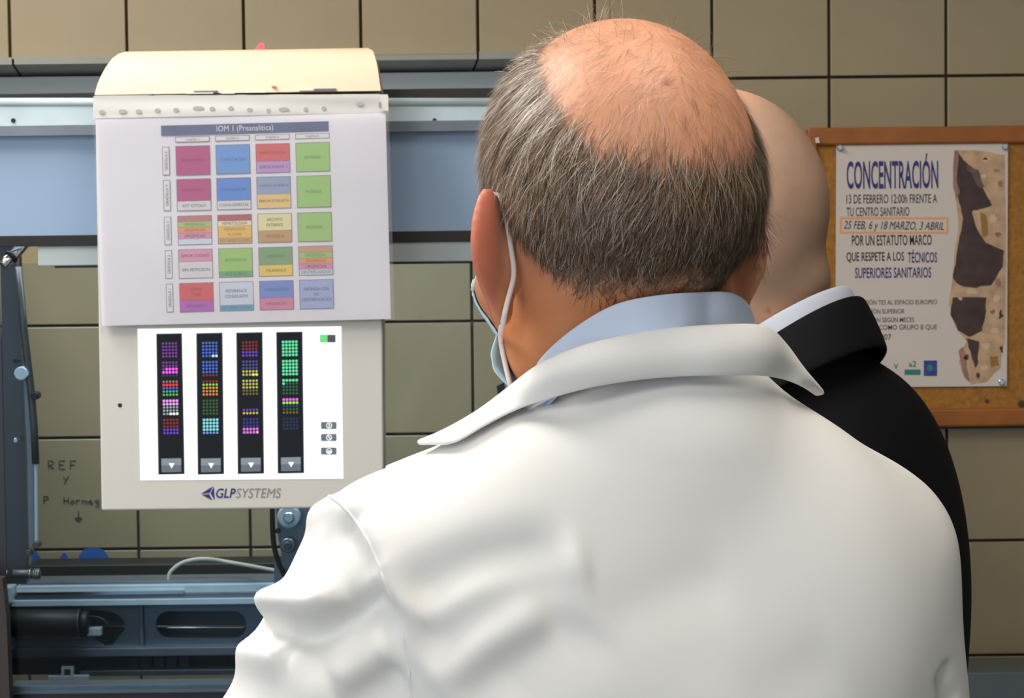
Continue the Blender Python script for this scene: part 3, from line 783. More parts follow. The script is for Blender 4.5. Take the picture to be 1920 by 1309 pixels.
CELLS = {(0, 0): [(1, MG, 'BIOQUIMICA')], (0, 1): [(1, (104, 154, 220), 'COAGULACION')], (0, 2): [(.6, (212, 96, 100), 'HEMATOLOGIA'), (.4, (190, 150, 212), 'SEROLOGIAS 1')], (0, 3): [(1, GRN, 'ENTRADA')],
         (1, 0): [(.7, MG, 'BIOQUIMICA'), (.3, WHT, 'EXT-CITOLO')], (1, 1): [(.72, (84, 138, 218), 'COAGULACION'), (.28, WHT, 'COAG-ESPECIAL')], (1, 2): [(.54, (146, 164, 200), 'VARIOS QUIMICA'), (.46, (230, 198, 128), 'ERROR ETIQUETA')], (1, 3): [(1, GRN, 'ENTRADA')],
         (2, 0): [(.19, (188, 118, 126), ''), (.2, (162, 196, 122), 'URGENCIAS'), (.2, (228, 156, 108), 'URGENCIAS'), (.21, (214, 142, 184), 'URGENCIAS'), (.2, (206, 218, 236), '')],
         (2, 1): [(.2, (178, 84, 94), ''), (.18, (236, 226, 196), 'HEMATOLOGIA'), (.42, (230, 188, 92), 'REFERENCE|PLASMA'), (.2, (206, 166, 116), 'EXT HEMATOLOGIA')],
         (2, 2): [(.58, (228, 220, 168), 'ARCHIVO|EXTERNO'), (.42, (194, 154, 108), 'SEROTECA')], (2, 3): [(1, GRN, 'ENTRADA')],
         (3, 0): [(.42, (218, 150, 184), 'ERROR CODIGO'), (.58, WHT, 'SIN PETICION')], (3, 1): [(.8, (156, 198, 108), 'REFERENCE'), (.2, (112, 170, 122), 'EXT SUERO')],
         (3, 2): [(.61, (126, 164, 118), 'HORMONAS'), (.39, (234, 202, 96), 'TALAMANCA')], (3, 3): [(.2, (204, 158, 124), ''), (.2, (160, 200, 124), 'URGENCIAS'), (.2, (230, 158, 108), 'URGENCIAS'), (.2, (216, 142, 182), 'URGENCIAS'), (.2, (206, 218, 236), 'CENTRIFUGADOS')],
         (4, 0): [(.6, (212, 84, 92), 'ORINA|TUBO'), (.4, (178, 92, 188), 'ARCHIVO 2')], (4, 1): [(.8, (208, 216, 234), 'REFERENCE|CONGELADOS'), (.2, (104, 168, 200), 'EXT CONG PLASMA')],
         (4, 2): [(.58, (116, 142, 214), 'COAGULACION'), (.42, (214, 132, 170), 'URGENCIAS')], (4, 3): [(1, (164, 178, 222), 'ENTRADA CON|NO|CENTRIFUGADOS')]}
for (r, c), bands in CELLS.items():
    u0, u1 = CU[c]; v0, v1 = RV[r]
    frame_cell(u0 - 1, v0 - 1, u1 + 1, v1 + 1)
    v = v0
    for fr_, rgb, s in bands:
        h = (v1 - v0) * fr_
        mm = mat('cell_%d_%d_%d' % rgb, rgb, rough=0.55)
        pslab('cell', lq(u0, v + (0.5 if v > v0 else 0), u1, v + h), YPR - 0.0002, 0.0002, mm, paper)
        lines = s.split('|') if s else []
        tm = M_txt if (rgb in (WHT,) or sum(rgb) > 520) else mat('txt_%d_%d_%d' % rgb, tuple(int(q * 0.72) for q in rgb), rough=0.6)
        for li, ln in enumerate(lines):
            w = min(56, len(ln) * 4.3); th = 5.6 if h > 9 else h * 0.6
            cy = v + h / 2 + (li - (len(lines) - 1) / 2) * 10
            cu_ = (u0 + u1) / 2
            ltext(ln, cu_ - w / 2, cy - th / 2, cu_ + w / 2, cy + th / 2, tm, 0.0004)
        v += h
# plastic sleeve
M_sleeve = bpy.data.materials.new('clear_plastic'); M_sleeve.use_nodes = True
nt = M_sleeve.node_tree; nt.nodes.remove(nt.nodes['Principled BSDF'])
tr = nt.nodes.new('ShaderNodeBsdfTransparent'); tr.inputs[0].default_value = (1.0, 1.0, 1.0, 1)
gl = nt.nodes.new('ShaderNodeBsdfGlossy'); gl.inputs['Roughness'].default_value = 0.12
di = nt.nodes.new('ShaderNodeBsdfDiffuse'); di.inputs[0].default_value = (0.85, 0.86, 0.9, 1)
m1 = nt.nodes.new('ShaderNodeMixShader'); m1.inputs[0].default_value = 0.05
m2 = nt.nodes.new('ShaderNodeMixShader'); fr = nt.nodes.new('ShaderNodeFresnel'); fr.inputs['IOR'].default_value = 1.12
nt.links.new(tr.outputs[0], m1.inputs[1]); nt.links.new(di.outputs[0], m1.inputs[2]); nt.links.new(fr.outputs[0], m2.inputs[0])
nt.links.new(m1.outputs[0], m2.inputs[1]); nt.links.new(gl.outputs[0], m2.inputs[2]); nt.links.new(m2.outputs[0], nt.nodes['Material Output'].inputs[0])
M_strip = mat('sleeve_strip', (214, 214, 212), rough=0.35)
slv = wavy('plastic_sleeve', [(174, 216), (729, 207), (740, 599), (190, 613)], YP - 0.0022, 0.0002, M_sleeve, sh, 0.0006, 20)
strip = wavy('perforation_strip', [(175, 180), (727, 177), (729, 211), (174, 222)], YP + 0.0005, 0.0008, M_strip, sh, 0.0004)
pslab('sleeve_tab', rect(713, 180, 728, 208), YP - 0.002, 0.001, mat('tab_white', (226, 222, 214), rough=0.4), strip)
pslab('tab_clip', rect(711, 191, 713, 202), YP - 0.0035, 0.001, M_lgrey, strip)
M_hole = mat('hole_grey', (176, 176, 172), rough=0.6)
for (x, y, rx) in ((191, 210, 6), (230, 209, 8), (260, 209, 5.5), (295, 207, 5.5), (330, 206, 5.5), (372, 203, 11), (398, 204, 5.5), (433, 203, 5.5), (468, 206, 5.5), (503, 207, 4), (532, 205, 10), (573, 205, 4), (607, 203, 4), (675, 195, 7)):
    pslab('punched_hole', circ(x, y, rx, 16, 4), YP - 0.0006, 0.0004, M_hole, strip)

# ================================================================== notice board and poster
YN = YW - 0.02
M_cork = mat('cork', (156, 106, 42), rough=0.85, noise=0.22, nscale=180, bump=0.3, bscale=400)
M_wood = mat('frame_wood', (146, 84, 28), rough=0.45, noise=0.18, nscale=30)
bc = W(1800, 796, YN)
bd = thing('notice_board', (bc[0], YW, bc[2]), 'cork notice board in a brown wooden frame on the tiles', 'notice board')
X2 = 2230
pbox('cork_panel', 1532, 262, X2 - 16, 772, YN + 0.006, 0.013, M_cork, bd, 0)
pbox('frame_rail', 1514, 240, X2, 265, YN, 0.019, M_wood, bd, 0.003)
pbox('frame_rail', 1514, 770, X2, 796, YN, 0.019, M_wood, bd, 0.003)
pbox('frame_stile', 1514, 265, 1536, 770, YN, 0.019, M_wood, bd, 0.003)
pbox('frame_stile', X2 - 22, 265, X2, 770, YN, 0.019, M_wood, bd, 0.003)
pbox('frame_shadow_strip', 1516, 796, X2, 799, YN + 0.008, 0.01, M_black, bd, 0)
M_pinb = mat('pin_dark', (66, 56, 30), rough=0.4)
for (x, y, r) in ((1850, 752, 0.0026), (1915, 757, 0.0045)):
    p = W(x, y, YN + 0.005); cyl('cork_hole', p + [0, -0.0006, 0], p + [0, 0.003, 0], r, M_pinb, bd, 10)
tag(pslab('paper_scrap', [(1528, 259), (1535, 257), (1537, 268), (1530, 268)], YN - 0.003, 0.001, mat('scrap_white', (210, 206, 196), rough=0.6)), 'small white paper scrap at the left edge of the notice board frame', 'paper scrap')
YQ = YN + 0.0035
pc = W(1728, 725, YQ)
po = thing('poster', (pc[0], YQ, pc[2]), 'printed concentration poster with torn brown picture pinned on the cork', 'poster')
M_pp = mat('poster_paper', (206, 196, 188), rough=0.5)
sheet = pslab('poster_sheet', [(1568, 272), (1890, 268), (1888, 724), (1566, 727)], YQ, 0.0006, M_pp, po)
YT = YQ - 0.0003
K1 = mat('poster_navy', (44, 46, 112), rough=0.6); K2 = mat('poster_dark', (66, 60, 62), rough=0.6); K3 = mat('poster_black', (40, 36, 40), rough=0.6)
SL = -0.008
ptext('lettering', 'CONCENTRACIÓN', 1587, 289, 1759, 355, YT, K1, sheet, bold=0.018, slope=SL)
ptext('lettering', '13 DE FEBRERO 12:00h FRENTE A', 1587, 365, 1757, 382, YT, K2, sheet, slope=SL, bold=0.008)
ptext('lettering', 'TU CENTRO SANITARIO', 1587, 389, 1705, 406, YT, K2, sheet, slope=SL, bold=0.008)
M_or = mat('poster_orange', (230, 160, 112), rough=0.6)
for q in (rect(1574, 407, 1778, 411), rect(1574, 434, 1778, 438), rect(1574, 411, 1578, 434), rect(1774, 411, 1778, 434)): pslab('marker_frame', q, YT, 0.0003, M_or, sheet)
ptext('handwriting', '25 FEB, 6 y 18 MARZO, 3 ABRIL', 1582, 414, 1770, 434, YT - 0.0002, K3, sheet, shear=0.3, slope=0.012)
ptext('lettering', 'POR UN ESTATUTO MARCO', 1597, 441, 1747, 461, YT, K3, sheet, bold=0.014, slope=SL)
ptext('lettering', 'QUE RESPETE A LOS', 1587, 473, 1695, 493, YT, K3, sheet, bold=0.014, slope=SL)
ptext('lettering', 'TÉCNICOS', 1702, 468, 1757, 493, YT, K1, sheet, bold=0.014, slope=SL)
ptext('lettering', 'SUPERIORES SANITARIOS', 1603, 502, 1746, 522, YT, K1, sheet, bold=0.014, slope=SL)
for (s, x0, x1, y) in (('- ADECUACIÓN TES AL ESPACIO EUROPEO', 1578, 1757, 561), ('DE EDUCACIÓN SUPERIOR', 1582, 1696, 578), ('- CLASIFICACIÓN SEGÚN MECES', 1578, 1714, 594), ('- FUNCIONES COMO GRUPO B QUE', 1578, 1757, 610), ('DESDE 2007', 1600, 1671, 627)):
    ptext('lettering', s, x0, y, x1, y + 11, YT, K2, sheet, slope=SL, bold=0.004)
M_teal = mat('poster_teal', (44, 122, 124), rough=0.6); M_blue = mat('poster_blue', (46, 66, 140), rough=0.6, noise=0.3, nscale=120)
pslab('emblem_bar', rect(1696, 693, 1726, 703), YT, 0.0003, M_teal, sheet)
ptext('emblem_letters', 'a2', 1704, 677, 1718, 688, YT, M_teal, sheet, bold=0.01)
pslab('emblem_square', rect(1732, 676, 1757, 705), YT, 0.0003, M_blue, sheet)
pslab('emblem_leaf', circ(1744, 690, 6, 10), YT - 0.0002, 0.0002, M_teal, sheet)
ptext('emblem_letters', 'v', 1676, 682, 1684, 692, YT, M_teal, sheet)
M_p1 = mat('torn_tan', (188, 156, 124), rough=0.6, noise=0.25, nscale=60); M_p2 = mat('torn_brown', (66, 48, 46), rough=0.6, noise=0.4, nscale=50)
M_p3 = mat('torn_edge', (150, 112, 104), rough=0.6, noise=0.3, nscale=90); M_p4 = mat('torn_ochre', (150, 110, 52), rough=0.6)
def pic(name, pts, lay, m):
    P = []
    for i in range(len(pts)):
        p, q = np.array(pts[i], float), np.array(pts[(i + 1) % len(pts)], float)
        for k in range(3):
            t = k / 3; P.append(p * (1 - t) + q * t + (rng.normal(0, 1.1, 2) if k else 0))
    pslab(name, P, YT - 0.0002 * lay, 0.0002, m, sheet)
pic('torn_picture', [(1789, 281), (1840, 283), (1884, 290), (1886, 480), (1884, 640), (1876, 690), (1850, 716), (1822, 722), (1808, 706), (1797, 680), (1812, 640), (1790, 610), (1779, 570), (1786, 520), (1790, 470), (1797, 420), (1793, 380), (1787, 330)], 0, M_p1)
pic('torn_picture_dark', [(1797, 286), (1806, 300), (1822, 312), (1838, 345), (1852, 370), (1860, 385), (1838, 392), (1822, 398), (1832, 430), (1848, 455), (1883, 470), (1880, 500), (1858, 535), (1830, 540), (1800, 535), (1786, 520), (1793, 480), (1800, 440), (1806, 410), (1798, 380), (1788, 340)], 1, M_p2)
pic('torn_picture_dark', [(1786, 558), (1850, 558), (1846, 600), (1842, 620), (1818, 632), (1796, 620), (1782, 590)], 1, M_p2)
pic('torn_picture_dark', [(1812, 634), (1836, 640), (1834, 680), (1828, 690), (1820, 660)], 1, M_p2)
pic('torn_picture_edge', [(1790, 282), (1797, 284), (1794, 340), (1800, 360), (1793, 376), (1787, 340)], 2, M_p3)
pic('torn_picture_edge', [(1797, 660), (1806, 650), (1812, 690), (1818, 715), (1808, 708)], 2, M_p3)
for (x, y, rx, ry, k) in ((1850, 300, 9, 6, 1), (1868, 320, 7, 4, 0), (1845, 330, 8, 5, 1), (1876, 345, 5, 7, 0), (1862, 410, 9, 12, 1), (1872, 440, 7, 6, 0), (1868, 560, 8, 9, 1), (1876, 590, 4, 9, 2),
                          (1866, 620, 9, 7, 1), (1850, 650, 10, 8, 1), (1878, 655, 4, 7, 2), (1824, 548, 16, 4, 1), (1862, 585, 6, 4, 0), (1872, 530, 6, 10, 0), (1846, 690, 10, 6, 1), (1812, 670, 5, 8, 2), (1848, 298, 5, 3, 2), (1834, 704, 5, 6, 2), (1800, 560, 5, 4, 1)):
    pic('torn_picture_fleck', [(x + rx * math.cos(t_) * random.uniform(.6, 1.1), y + ry * math.sin(t_) * random.uniform(.6, 1.1)) for t_ in (0, 1.05, 2.1, 3.14, 4.2, 5.2)], 2, (mat('torn_pale', (206, 180, 150), rough=0.6), M_p3, M_p2)[0 if k == 1 else (1 if k == 0 else 2)])
pic('torn_picture_tan', [(1812, 310), (1834, 318), (1846, 350), (1836, 352), (1824, 330)], 2, mat('torn_grey', (98, 82, 76), rough=0.6, noise=0.3, nscale=80))
pic('torn_picture_ochre', [(1856, 668), (1872, 668), (1874, 686), (1858, 690)], 1, M_p4)
pic('torn_picture_ochre', [(1838, 398), (1848, 402), (1852, 440), (1842, 444)], 2, M_p4)
for (x, y, nm) in ((1574, 277, 'upper left'), (1883, 275, 'upper right'), (1877, 716, 'lower right')):
    p = W(x, y, YQ)
    t = tag(cyl('push_pin', p + [0, -0.005, 0], p + [0, 0.0, 0], 0.0036, M_steel, None, 16), 'silver push pin in the %s corner of the poster' % nm, 'pin', 'silver poster pins')
# blue-grey counter corner at the lower right
a_ = W(1795, 1262, 2.9)
pcab = box('counter_edge', (a_[0], 2.9, 0), (1.25, 3.0, a_[2]), mat('counter_grey', (92, 104, 110), rough=0.4))
tag(pcab, 'blue-grey counter front at the lower right under the tiles', 'counter')

# ================================================================== people
def rot(yaw, pitch, roll=0.0):
    """head/body frame: x = his right, y = forward, z = up; yaw turns him to his left, pitch bows him forward"""
    return np.array(Matrix.Rotation(math.radians(yaw), 3, 'Z') @ Matrix.Rotation(math.radians(-pitch), 3, 'X') @ Matrix.Rotation(math.radians(roll), 3, 'Y'))
def head_local(P, ear=1.0, jowl=1.0):
    """a man's head; origin between the ear canals"""
    x = np.abs(P[:, 0]); Q = np.stack([x, P[:, 1], P[:, 2]], 1)
    d = ell(Q, (0, -0.012, 0.046), (0.0775, 0.099, 0.0885))
    d = smin(d, ell(Q, (0, -0.045, 0.018), (0.068, 0.058, 0.062)), 0.03)      # occiput
    d = smin(d, ell(Q, (0, 0.034, -0.012), (0.064, 0.060, 0.075)), 0.03)      # face
    d = smin(d, ell(Q, (0, 0.036, -0.068), (0.049 * jowl, 0.050, 0.040)), 0.03)      # jaw
    d = smin(d, ell(Q, (0.034, 0.005, -0.062), (0.020, 0.030, 0.030)), 0.03)  # jaw angle
    d = smin(d, ell(Q, (0, 0.076, -0.098), (0.022, 0.017, 0.017)), 0.025)     # chin
    d = smin(d, ell(Q, (0.044, 0.058, -0.022), (0.022, 0.024, 0.018)), 0.025) # cheekbone
    d = smin(d, rcone(Q, (0, 0.086, 0.026), (0.038, 0.074, 0.028), 0.010, 0.008), 0.015)  # brow
    d = smax(d, -ell(Q, (0.032, 0.100, 0.008), (0.017, 0.018, 0.012)), 0.012) # eye socket
    d = smin(d, ell(Q, (0.031, 0.080, 0.007), (0.0125, 0.0125, 0.0115)), 0.004)   # eye
    d = smin(d, rcone(Q, (0, 0.092, 0.012), (0, 0.110, -0.028), 0.007, 0.0105), 0.012)    # nose
    d = smin(d, ell(Q, (0.013, 0.100, -0.030), (0.008, 0.010, 0.008)), 0.007)
    d = smin(d, rcone(Q, (0, 0.093, -0.058), (0.018, 0.085, -0.058), 0.0065, 0.003), 0.006)  # lips
    d = smin(d, rcone(Q, (0, 0.092, -0.067), (0.016, 0.085, -0.066), 0.0070, 0.003), 0.006)
    d = smax(d, -rcone(Q, (0, 0.101, -0.0625), (0.022, 0.088, -0.0625), 0.0016, 0.001), 0.003)
    # ear: a flared dished shell with rim and lobe
    def ear_shell(ang, ex):
        E0 = np.array([ex, -0.006, -0.009])
        a = math.radians(ang * ear)
        n = np.array([math.cos(a), math.sin(a), 0.06]); n /= np.linalg.norm(n)      # outer face turned forward
        v = np.array([0.26, -0.14, 1.0]); v -= n * (v @ n); v /= np.linalg.norm(v)
        u = np.cross(v, n)                                                            # towards the rear edge
        if u[1] > 0: u = -u
        R = (Q - (E0 + u * 0.013)) / 1.08
        p = np.stack([R @ n, R @ u, R @ v], 1)
        wv = np.clip((p[:, 2] + 0.034) / 0.068, 0, 1)
        rear = 0.0135 + 0.0115 * np.sin(np.clip(wv, 0.0, 1) * PI * 0.78)
        pe = p.copy(); pe[:, 1] = p[:, 1] / (rear / 0.018)
        sh_ = ell(pe, (0, 0, 0.001), (0.0052, 0.018, 0.036))
        sh_ = smax(sh_, -ell(pe, (0.0072, -0.002, 0.004), (0.0056, 0.012, 0.026)), 0.003)
        return smin(sh_, ell(p, (-0.001, -0.004, -0.031), (0.0045, 0.0085, 0.010)), 0.008)
    shell = np.where(P[:, 0] < 0, ear_shell(46, 0.0772), ear_shell(14, 0.0745))
    stalk = ell(Q, (0.073, 0.000, -0.012), (0.010, 0.013, 0.024))
    shell = smin(shell, stalk, 0.008)
    return smin(d, shell, 0.006)
def curve_sheet(name, A, B, m, parent, th=0.002, n=4, bulge=0.0, outward=None, inner=None):
    """cloth band between the polylines A (upper edge) and B (lower edge), with thickness"""
    A = np.asarray(A); B = np.asarray(B); k = len(A); rows = []
    for j in range(n + 1):
        t = j / n
        P = A * (1 - t) + B * t
        if outward is not None: P = P + outward * (bulge * math.sin(PI * t))
        rows.append(P)
    G = np.stack(rows)                                    # (n+1, k, 3)
    # normals
    du = np.gradient(G, axis=1); dv = np.gradient(G, axis=0)
    N = np.cross(du, dv); N /= np.linalg.norm(N, axis=2)[..., None] + 1e-12
    if outward is not None:
        s = np.sign((N * outward[None]).sum(2).mean()); N *= s if s != 0 else 1
    V = np.concatenate([(G + N * th / 2).reshape(-1, 3), (G - N * th / 2).reshape(-1, 3)]); M0 = (n + 1) * k; Fs = []
    for j in range(n):
        for i in range(k - 1):
            a = j * k + i
            Fs.append([a, a + 1, a + k + 1, a + k]); Fs.append([M0 + a + k, M0 + a + k + 1, M0 + a + 1, M0 + a])
    for i in range(k - 1):
        Fs.append([i + 1, i, M0 + i, M0 + i + 1]); a = n * k + i; Fs.append([a, a + 1, M0 + a + 1, M0 + a])
    for j in range(n):
        a = j * k; Fs.append([a, a + k, M0 + a + k, M0 + a]); a = j * k + k - 1; Fs.append([a + k, a, M0 + a, M0 + a + k])
    bm = bmesh.new(); vs = [bm.verts.new(p) for p in V]
    for f in Fs: bm.faces.new([vs[i] for i in f])
    bmesh.ops.recalc_face_normals(bm, faces=bm.faces[:])
    o = from_bm(name, bm, m, parent, True)
    md = o.modifiers.new('soft', 'SUBSURF'); md.levels = 1; md.render_levels = 2
    return o

# ------------------------------------------------------------------ the man in the white coat
M_skin = mat('skin_warm', (214, 150, 116), rough=0.5, spec=0.4, noise=0.10, nscale=38, bump=0.12, bscale=320, sss=0.18, attr='skin')
M_coat = mat('coat_cotton', (236, 236, 235), rough=0.85, bump=0.06, bscale=1400, spec=0.2)
M_shirt = mat('shirt_blue', (212, 226, 250), rough=0.8, bump=0.05, bscale=1500, spec=0.2)
M_trous = mat('trouser_grey', (60, 62, 70), rough=0.85)
M_shoe = mat('shoe_black', (22, 20, 20), rough=0.35)

HO = W(1148, 450, 1.42); HR = rot(22, 9, 2); HS = 0.95
def loc1(P): return (P - HO) @ HR / HS
def wld1(P): return np.asarray(P) @ HR.T * HS + HO
NB = W(1218, 780, 1.452)
nk_top = wld1(np.array([[0.006, 0.000, -0.02]]))[0]
def f_head1(P):
    d = head_local(loc1(P)) * HS
    nk = rcone(P, nk_top, NB, 0.053, 0.056)
    d = smin(d, nk, 0.022)
    return d
def f_body1(P):
    d = f_head1(P)
    d = smin(d, rcone(P, NB + [0, 0.02, -0.06], NB + [0, 0.03, -0.30], 0.050, 0.080), 0.02)
    return d
PX = 1.42 / F
def mesh_colors(o, name, C):
    at = o.data.color_attributes.new(name, 'FLOAT_COLOR', 'POINT'); at.data.foreach_set('color', np.concatenate([C, np.ones((len(C), 1))], 1).ravel())

JL = W(764, 1085, 1.40); JR = W(1600, 1052, 1.475)
CL = W(1130, 890, 1.410); CR = W(1310, 850, 1.415)
EL = W(520, 1510, 1.40); ER = W(1655, 1520, 1.49)
CH = W(1195, 1290, 1.455)
base1_ = np.array([CH[0], CH[1], 0.0])
man1 = thing('person', base1_, 'balding man in a white lab coat and face mask, seen from behind', 'person')
BY = rot(12, 0)
def f_torso(P):
    q = (P - CH) @ BY
    d = ell(q, (0, 0.0, 0.0), (0.186, 0.112, 0.155))
    k = q.copy(); k[:, 1] *= 1.5
    d = smin(d, rcone(k, (0, 0, -0.07), (0, 0.02, -0.75), 0.180, 0.24) * 0.8, 0.05)
    d = smin(d, rcone(P, CL, JL, 0.059, 0.059), 0.03)
    d = smin(d, rcone(P, CR, JR, 0.059, 0.057), 0.03)
    d = smin(d, rcone(P, W(1250, 828, 1.405), CH + [0, -0.03, 0], 0.048, 0.08), 0.04)
    d = smin(d, ell(q, (-0.075, -0.058, 0.055), (0.080, 0.055, 0.095)), 0.04)     # shoulder blades
    d = smin(d, ell(q, (0.080, -0.058, 0.055), (0.080, 0.055, 0.095)), 0.04)
    return d
WL = EL + np.array([0.07, 0.11, -0.21]); WR_ = ER + np.array([-0.04, 0.13, -0.20])
def f_arms(P):
    d = rcone(P, JL, EL, 0.0635, 0.058); d = smin(d, rcone(P, EL, WL, 0.056, 0.042), 0.02)
    e = rcone(P, JR, ER, 0.0560, 0.055); e = smin(e, rcone(P, ER, WR_, 0.053, 0.042), 0.02)
    return d, e
def f_coat0(P):
    aL, aR = f_arms(P)
    d = smin(smin(f_torso(P), aL, 0.014), aR, 0.035)
    d = smax(d, 0.52 - P[:, 2], 0.01)
    # open neck
    d = smax(d, -rcone(P, NB + [0, 0.004, 0.035], NB + [0, 0.0, 0.16], 0.060, 0.075), 0.006)
    return d
# folds: polylines on the coat (photo position), height (m, + ridge, - furrow), width (m)
FOLDS = [([(655, 935), (688, 985), (720, 1050), (748, 1120), (768, 1190), (782, 1260)], 0.0025, 0.006),
         ([(630, 955), (655, 1000), (686, 1060), (716, 1130), (738, 1200), (752, 1270), (760, 1340)], -0.0045, 0.0050),
         ([(770, 1140), (815, 1098), (890, 1062), (980, 1040), (1080, 1030)], -0.0105, 0.0105),
         ([(785, 1185), (850, 1132), (940, 1092), (1050, 1070), (1120, 1062)], 0.0060, 0.0105),
         ([(788, 1245), (850, 1185), (920, 1140), (1010, 1100), (1100, 1080)], -0.0085, 0.0100),
         ([(800, 1300), (870, 1235), (950, 1185), (1040, 1140)], 0.0055, 0.0105),
         ([(860, 1330), (930, 1265), (1010, 1205), (1090, 1150)], -0.0065, 0.0105),
         ([(960, 1330), (1050, 1250), (1140, 1170)], -0.0040, 0.013),
         ([(1120, 1180), (1250, 1120), (1380, 1085)], -0.0028, 0.013),
         ([(1400, 1340), (1480, 1280), (1580, 1220)], -0.0018, 0.014),
         ([(1790, 1340), (1772, 1295), (1765, 1245)], -0.005, 0.006),
         ([(640, 1330), (690, 1295), (755, 1255)], -0.008, 0.010),
         ([(620, 1285), (680, 1250), (750, 1210)], 0.0055, 0.010),
         ([(540, 1240), (620, 1205), (690, 1165), (742, 1120)], -0.0075, 0.011),
         ([(470, 1186), (500, 1184), (550, 1190), (610, 1180), (670, 1150), (720, 1100)], -0.0135, 0.0058, 1),
         ([(480, 1150), (505, 1138), (545, 1132), (600, 1132), (650, 1105)], 0.0135, 0.0080, 1),
         ([(430, 1235), (470, 1218), (540, 1225)], 0.009, 0.010, 1),
         ([(600, 1000), (650, 1035), (700, 1085)], -0.0028, 0.010),
         ([(598, 965), (620, 952), (645, 950), (670, 975)], 0.0065, 0.0075, 1)]
fold3 = []
for pts, amp, sg, *fl in FOLDS:
    pp = catmull([np.array(p + (0,), float) for p in pts], 3)
    L = [cam_hit(f_coat0, p[0], p[1]) for p in pp]
    L = [q for q in L if q is not None]
    if len(L) > 2: fold3.append((np.array(L), amp, sg, bool(fl)))
def fold_disp(P):
    D = np.zeros(len(P))
    for L, amp, sg, fl in fold3:
        c = L.mean(0); R = np.linalg.norm(L - c, axis=1).max() + 4 * sg
        w = np.where(np.linalg.norm(P - c, axis=1) < R)[0]
        if not len(w): continue
        d, t = poly_dist(P[w], L)
        tap = np.clip((1 - t if fl else np.minimum(t, 1 - t)) * 4.5, 0, 1); tap = tap * tap * (3 - 2 * tap)
        D[w] += amp * tap * np.exp(-(d / sg) ** 2 / 2)
    q = P - CH
    D += 0.0009 * np.sin(q[:, 0] * 38 + q[:, 2] * 22 + 2 * np.sin(q[:, 2] * 15)) * np.clip((1.45 - P[:, 2]) * 6, 0, 1)
    return D
V, Q = nets(f_coat0, np.array([JL[0] - 0.17, 1.22, 0.49]), np.array([JR[0] + 0.11, 1.70, CR[2] + 0.09]), 0.0065, 2)
V, Q = subdivide(V, Q)
V = project(f_coat0, V, 1)
hi_ = V[:, 2] > 1.15
N = grad(f_coat0, V[hi_], 1e-3)
V[hi_] += N * fold_disp(V[hi_])[:, None]
coat = mk('lab_coat', V, Q, M_coat, man1, True)
sm = [cam_hit(f_coat0, x, y) for x, y in catmull([np.array(p, float) for p in ((628, 942), (655, 962), (684, 1005), (708, 1058), (730, 1115), (748, 1170), (760, 1225), (768, 1290), (772, 1340))], 6)]
sm = np.array([p for p in sm if p is not None])
sm = sm + grad(f_coat0, sm, 1e-3) * (fold_disp(sm) - 0.0002)[:, None]
tube('armhole_seam', sm, 0.0011, M_coat, man1, 6)

# ---- body: head, neck and chest in one surface
V, Q = nets(f_body1, HO + [-0.125, -0.14, -0.36], HO + [0.125, 0.16, 0.155], 0.0028, 3)
body = mk('body', V, Q, M_skin, man1, True)
lp = loc1(V)
base = np.array(srgb(208, 149, 117)[:3]); red = np.array(srgb(214, 120, 100)[:3]); tan = np.array(srgb(196, 128, 84)[:3])
C = np.tile(base, (len(V), 1))
earw = np.clip((np.abs(lp[:, 0]) - 0.080) / 0.008, 0, 1) * (np.abs(lp[:, 2]) < 0.05)
C = C * (1 - 0.75 * earw[:, None]) + red * 0.75 * earw[:, None]
nw = np.clip((-0.01 - lp[:, 2]) / 0.04, 0, 1) * (1 - earw)
C = C * (1 - nw[:, None]) + tan * nw[:, None]
lips = np.exp(-((lp[:, 2] + 0.062) / 0.008) ** 2 - (lp[:, 0] / 0.02) ** 2) * (lp[:, 1] > 0.08)
C = C * (1 - 0.6 * lips[:, None]) + red * 0.6 * lips[:, None]
mole = np.zeros(len(V))
mp_ = cam_hit(f_body1, 1252, 157)
if mp_ is not None: mole = np.exp(-(np.linalg.norm(V - mp_, axis=1) / 0.0022) ** 2)
C = C * (1 - 0.75 * mole[:, None]) + np.array(srgb(110, 60, 40)[:3]) * 0.75 * mole[:, None]
mesh_colors(body, 'skin', C)

# ---- hair: strands rooted on the scalp
def az_el(p):
    q = p - np.array([0, -0.012, 0.046]); q = q / np.linalg.norm(q, axis=1)[:, None]
    return np.degrees(np.arctan2(q[:, 0], -q[:, 1])), np.degrees(np.arcsin(np.clip(q[:, 2], -1, 1)))
def ss(x, a, b):
    t = np.clip((x - a) / (b - a), 0, 1); return t * t * (3 - 2 * t)
def hair_density(p):
    az, el = az_el(p); aa = np.abs(az)
    up = np.interp(aa, [0, 30, 60, 90, 125], [-27, -22, 18, 52, 60])
    top = (1 - ss(el, up - 8, up + 34)) ** 2
    low_z = np.interp(aa, [0, 35, 55, 72, 82, 95, 108, 130], [-0.044, -0.044, -0.042, -0.022, 0.022, 0.030, 0.01, 0.02])
    low = ss(p[:, 2], low_z - 0.010, low_z + 0.050) ** 1.4
    front = 1 - ss(aa, 118, 128)
    return top * low * front, top
TV = loc1(V)
tri = np.concatenate([Q[:, [0, 1, 2]], Q[:, [0, 2, 3]]])
cen = TV[tri].mean(1)
ar = np.linalg.norm(np.cross(TV[tri[:, 1]] - TV[tri[:, 0]], TV[tri[:, 2]] - TV[tri[:, 0]]), axis=1) / 2
dens, topd = hair_density(cen)
az_, el_ = az_el(cen)
scal = (cen[:, 2] > -0.07) & (np.abs(cen[:, 0]) < 0.083)
bald = (1 - topd) * (np.abs(az_) < 150) * (el_ > -20) * scal
wgt = ar * (dens * scal + 0.035 * bald)
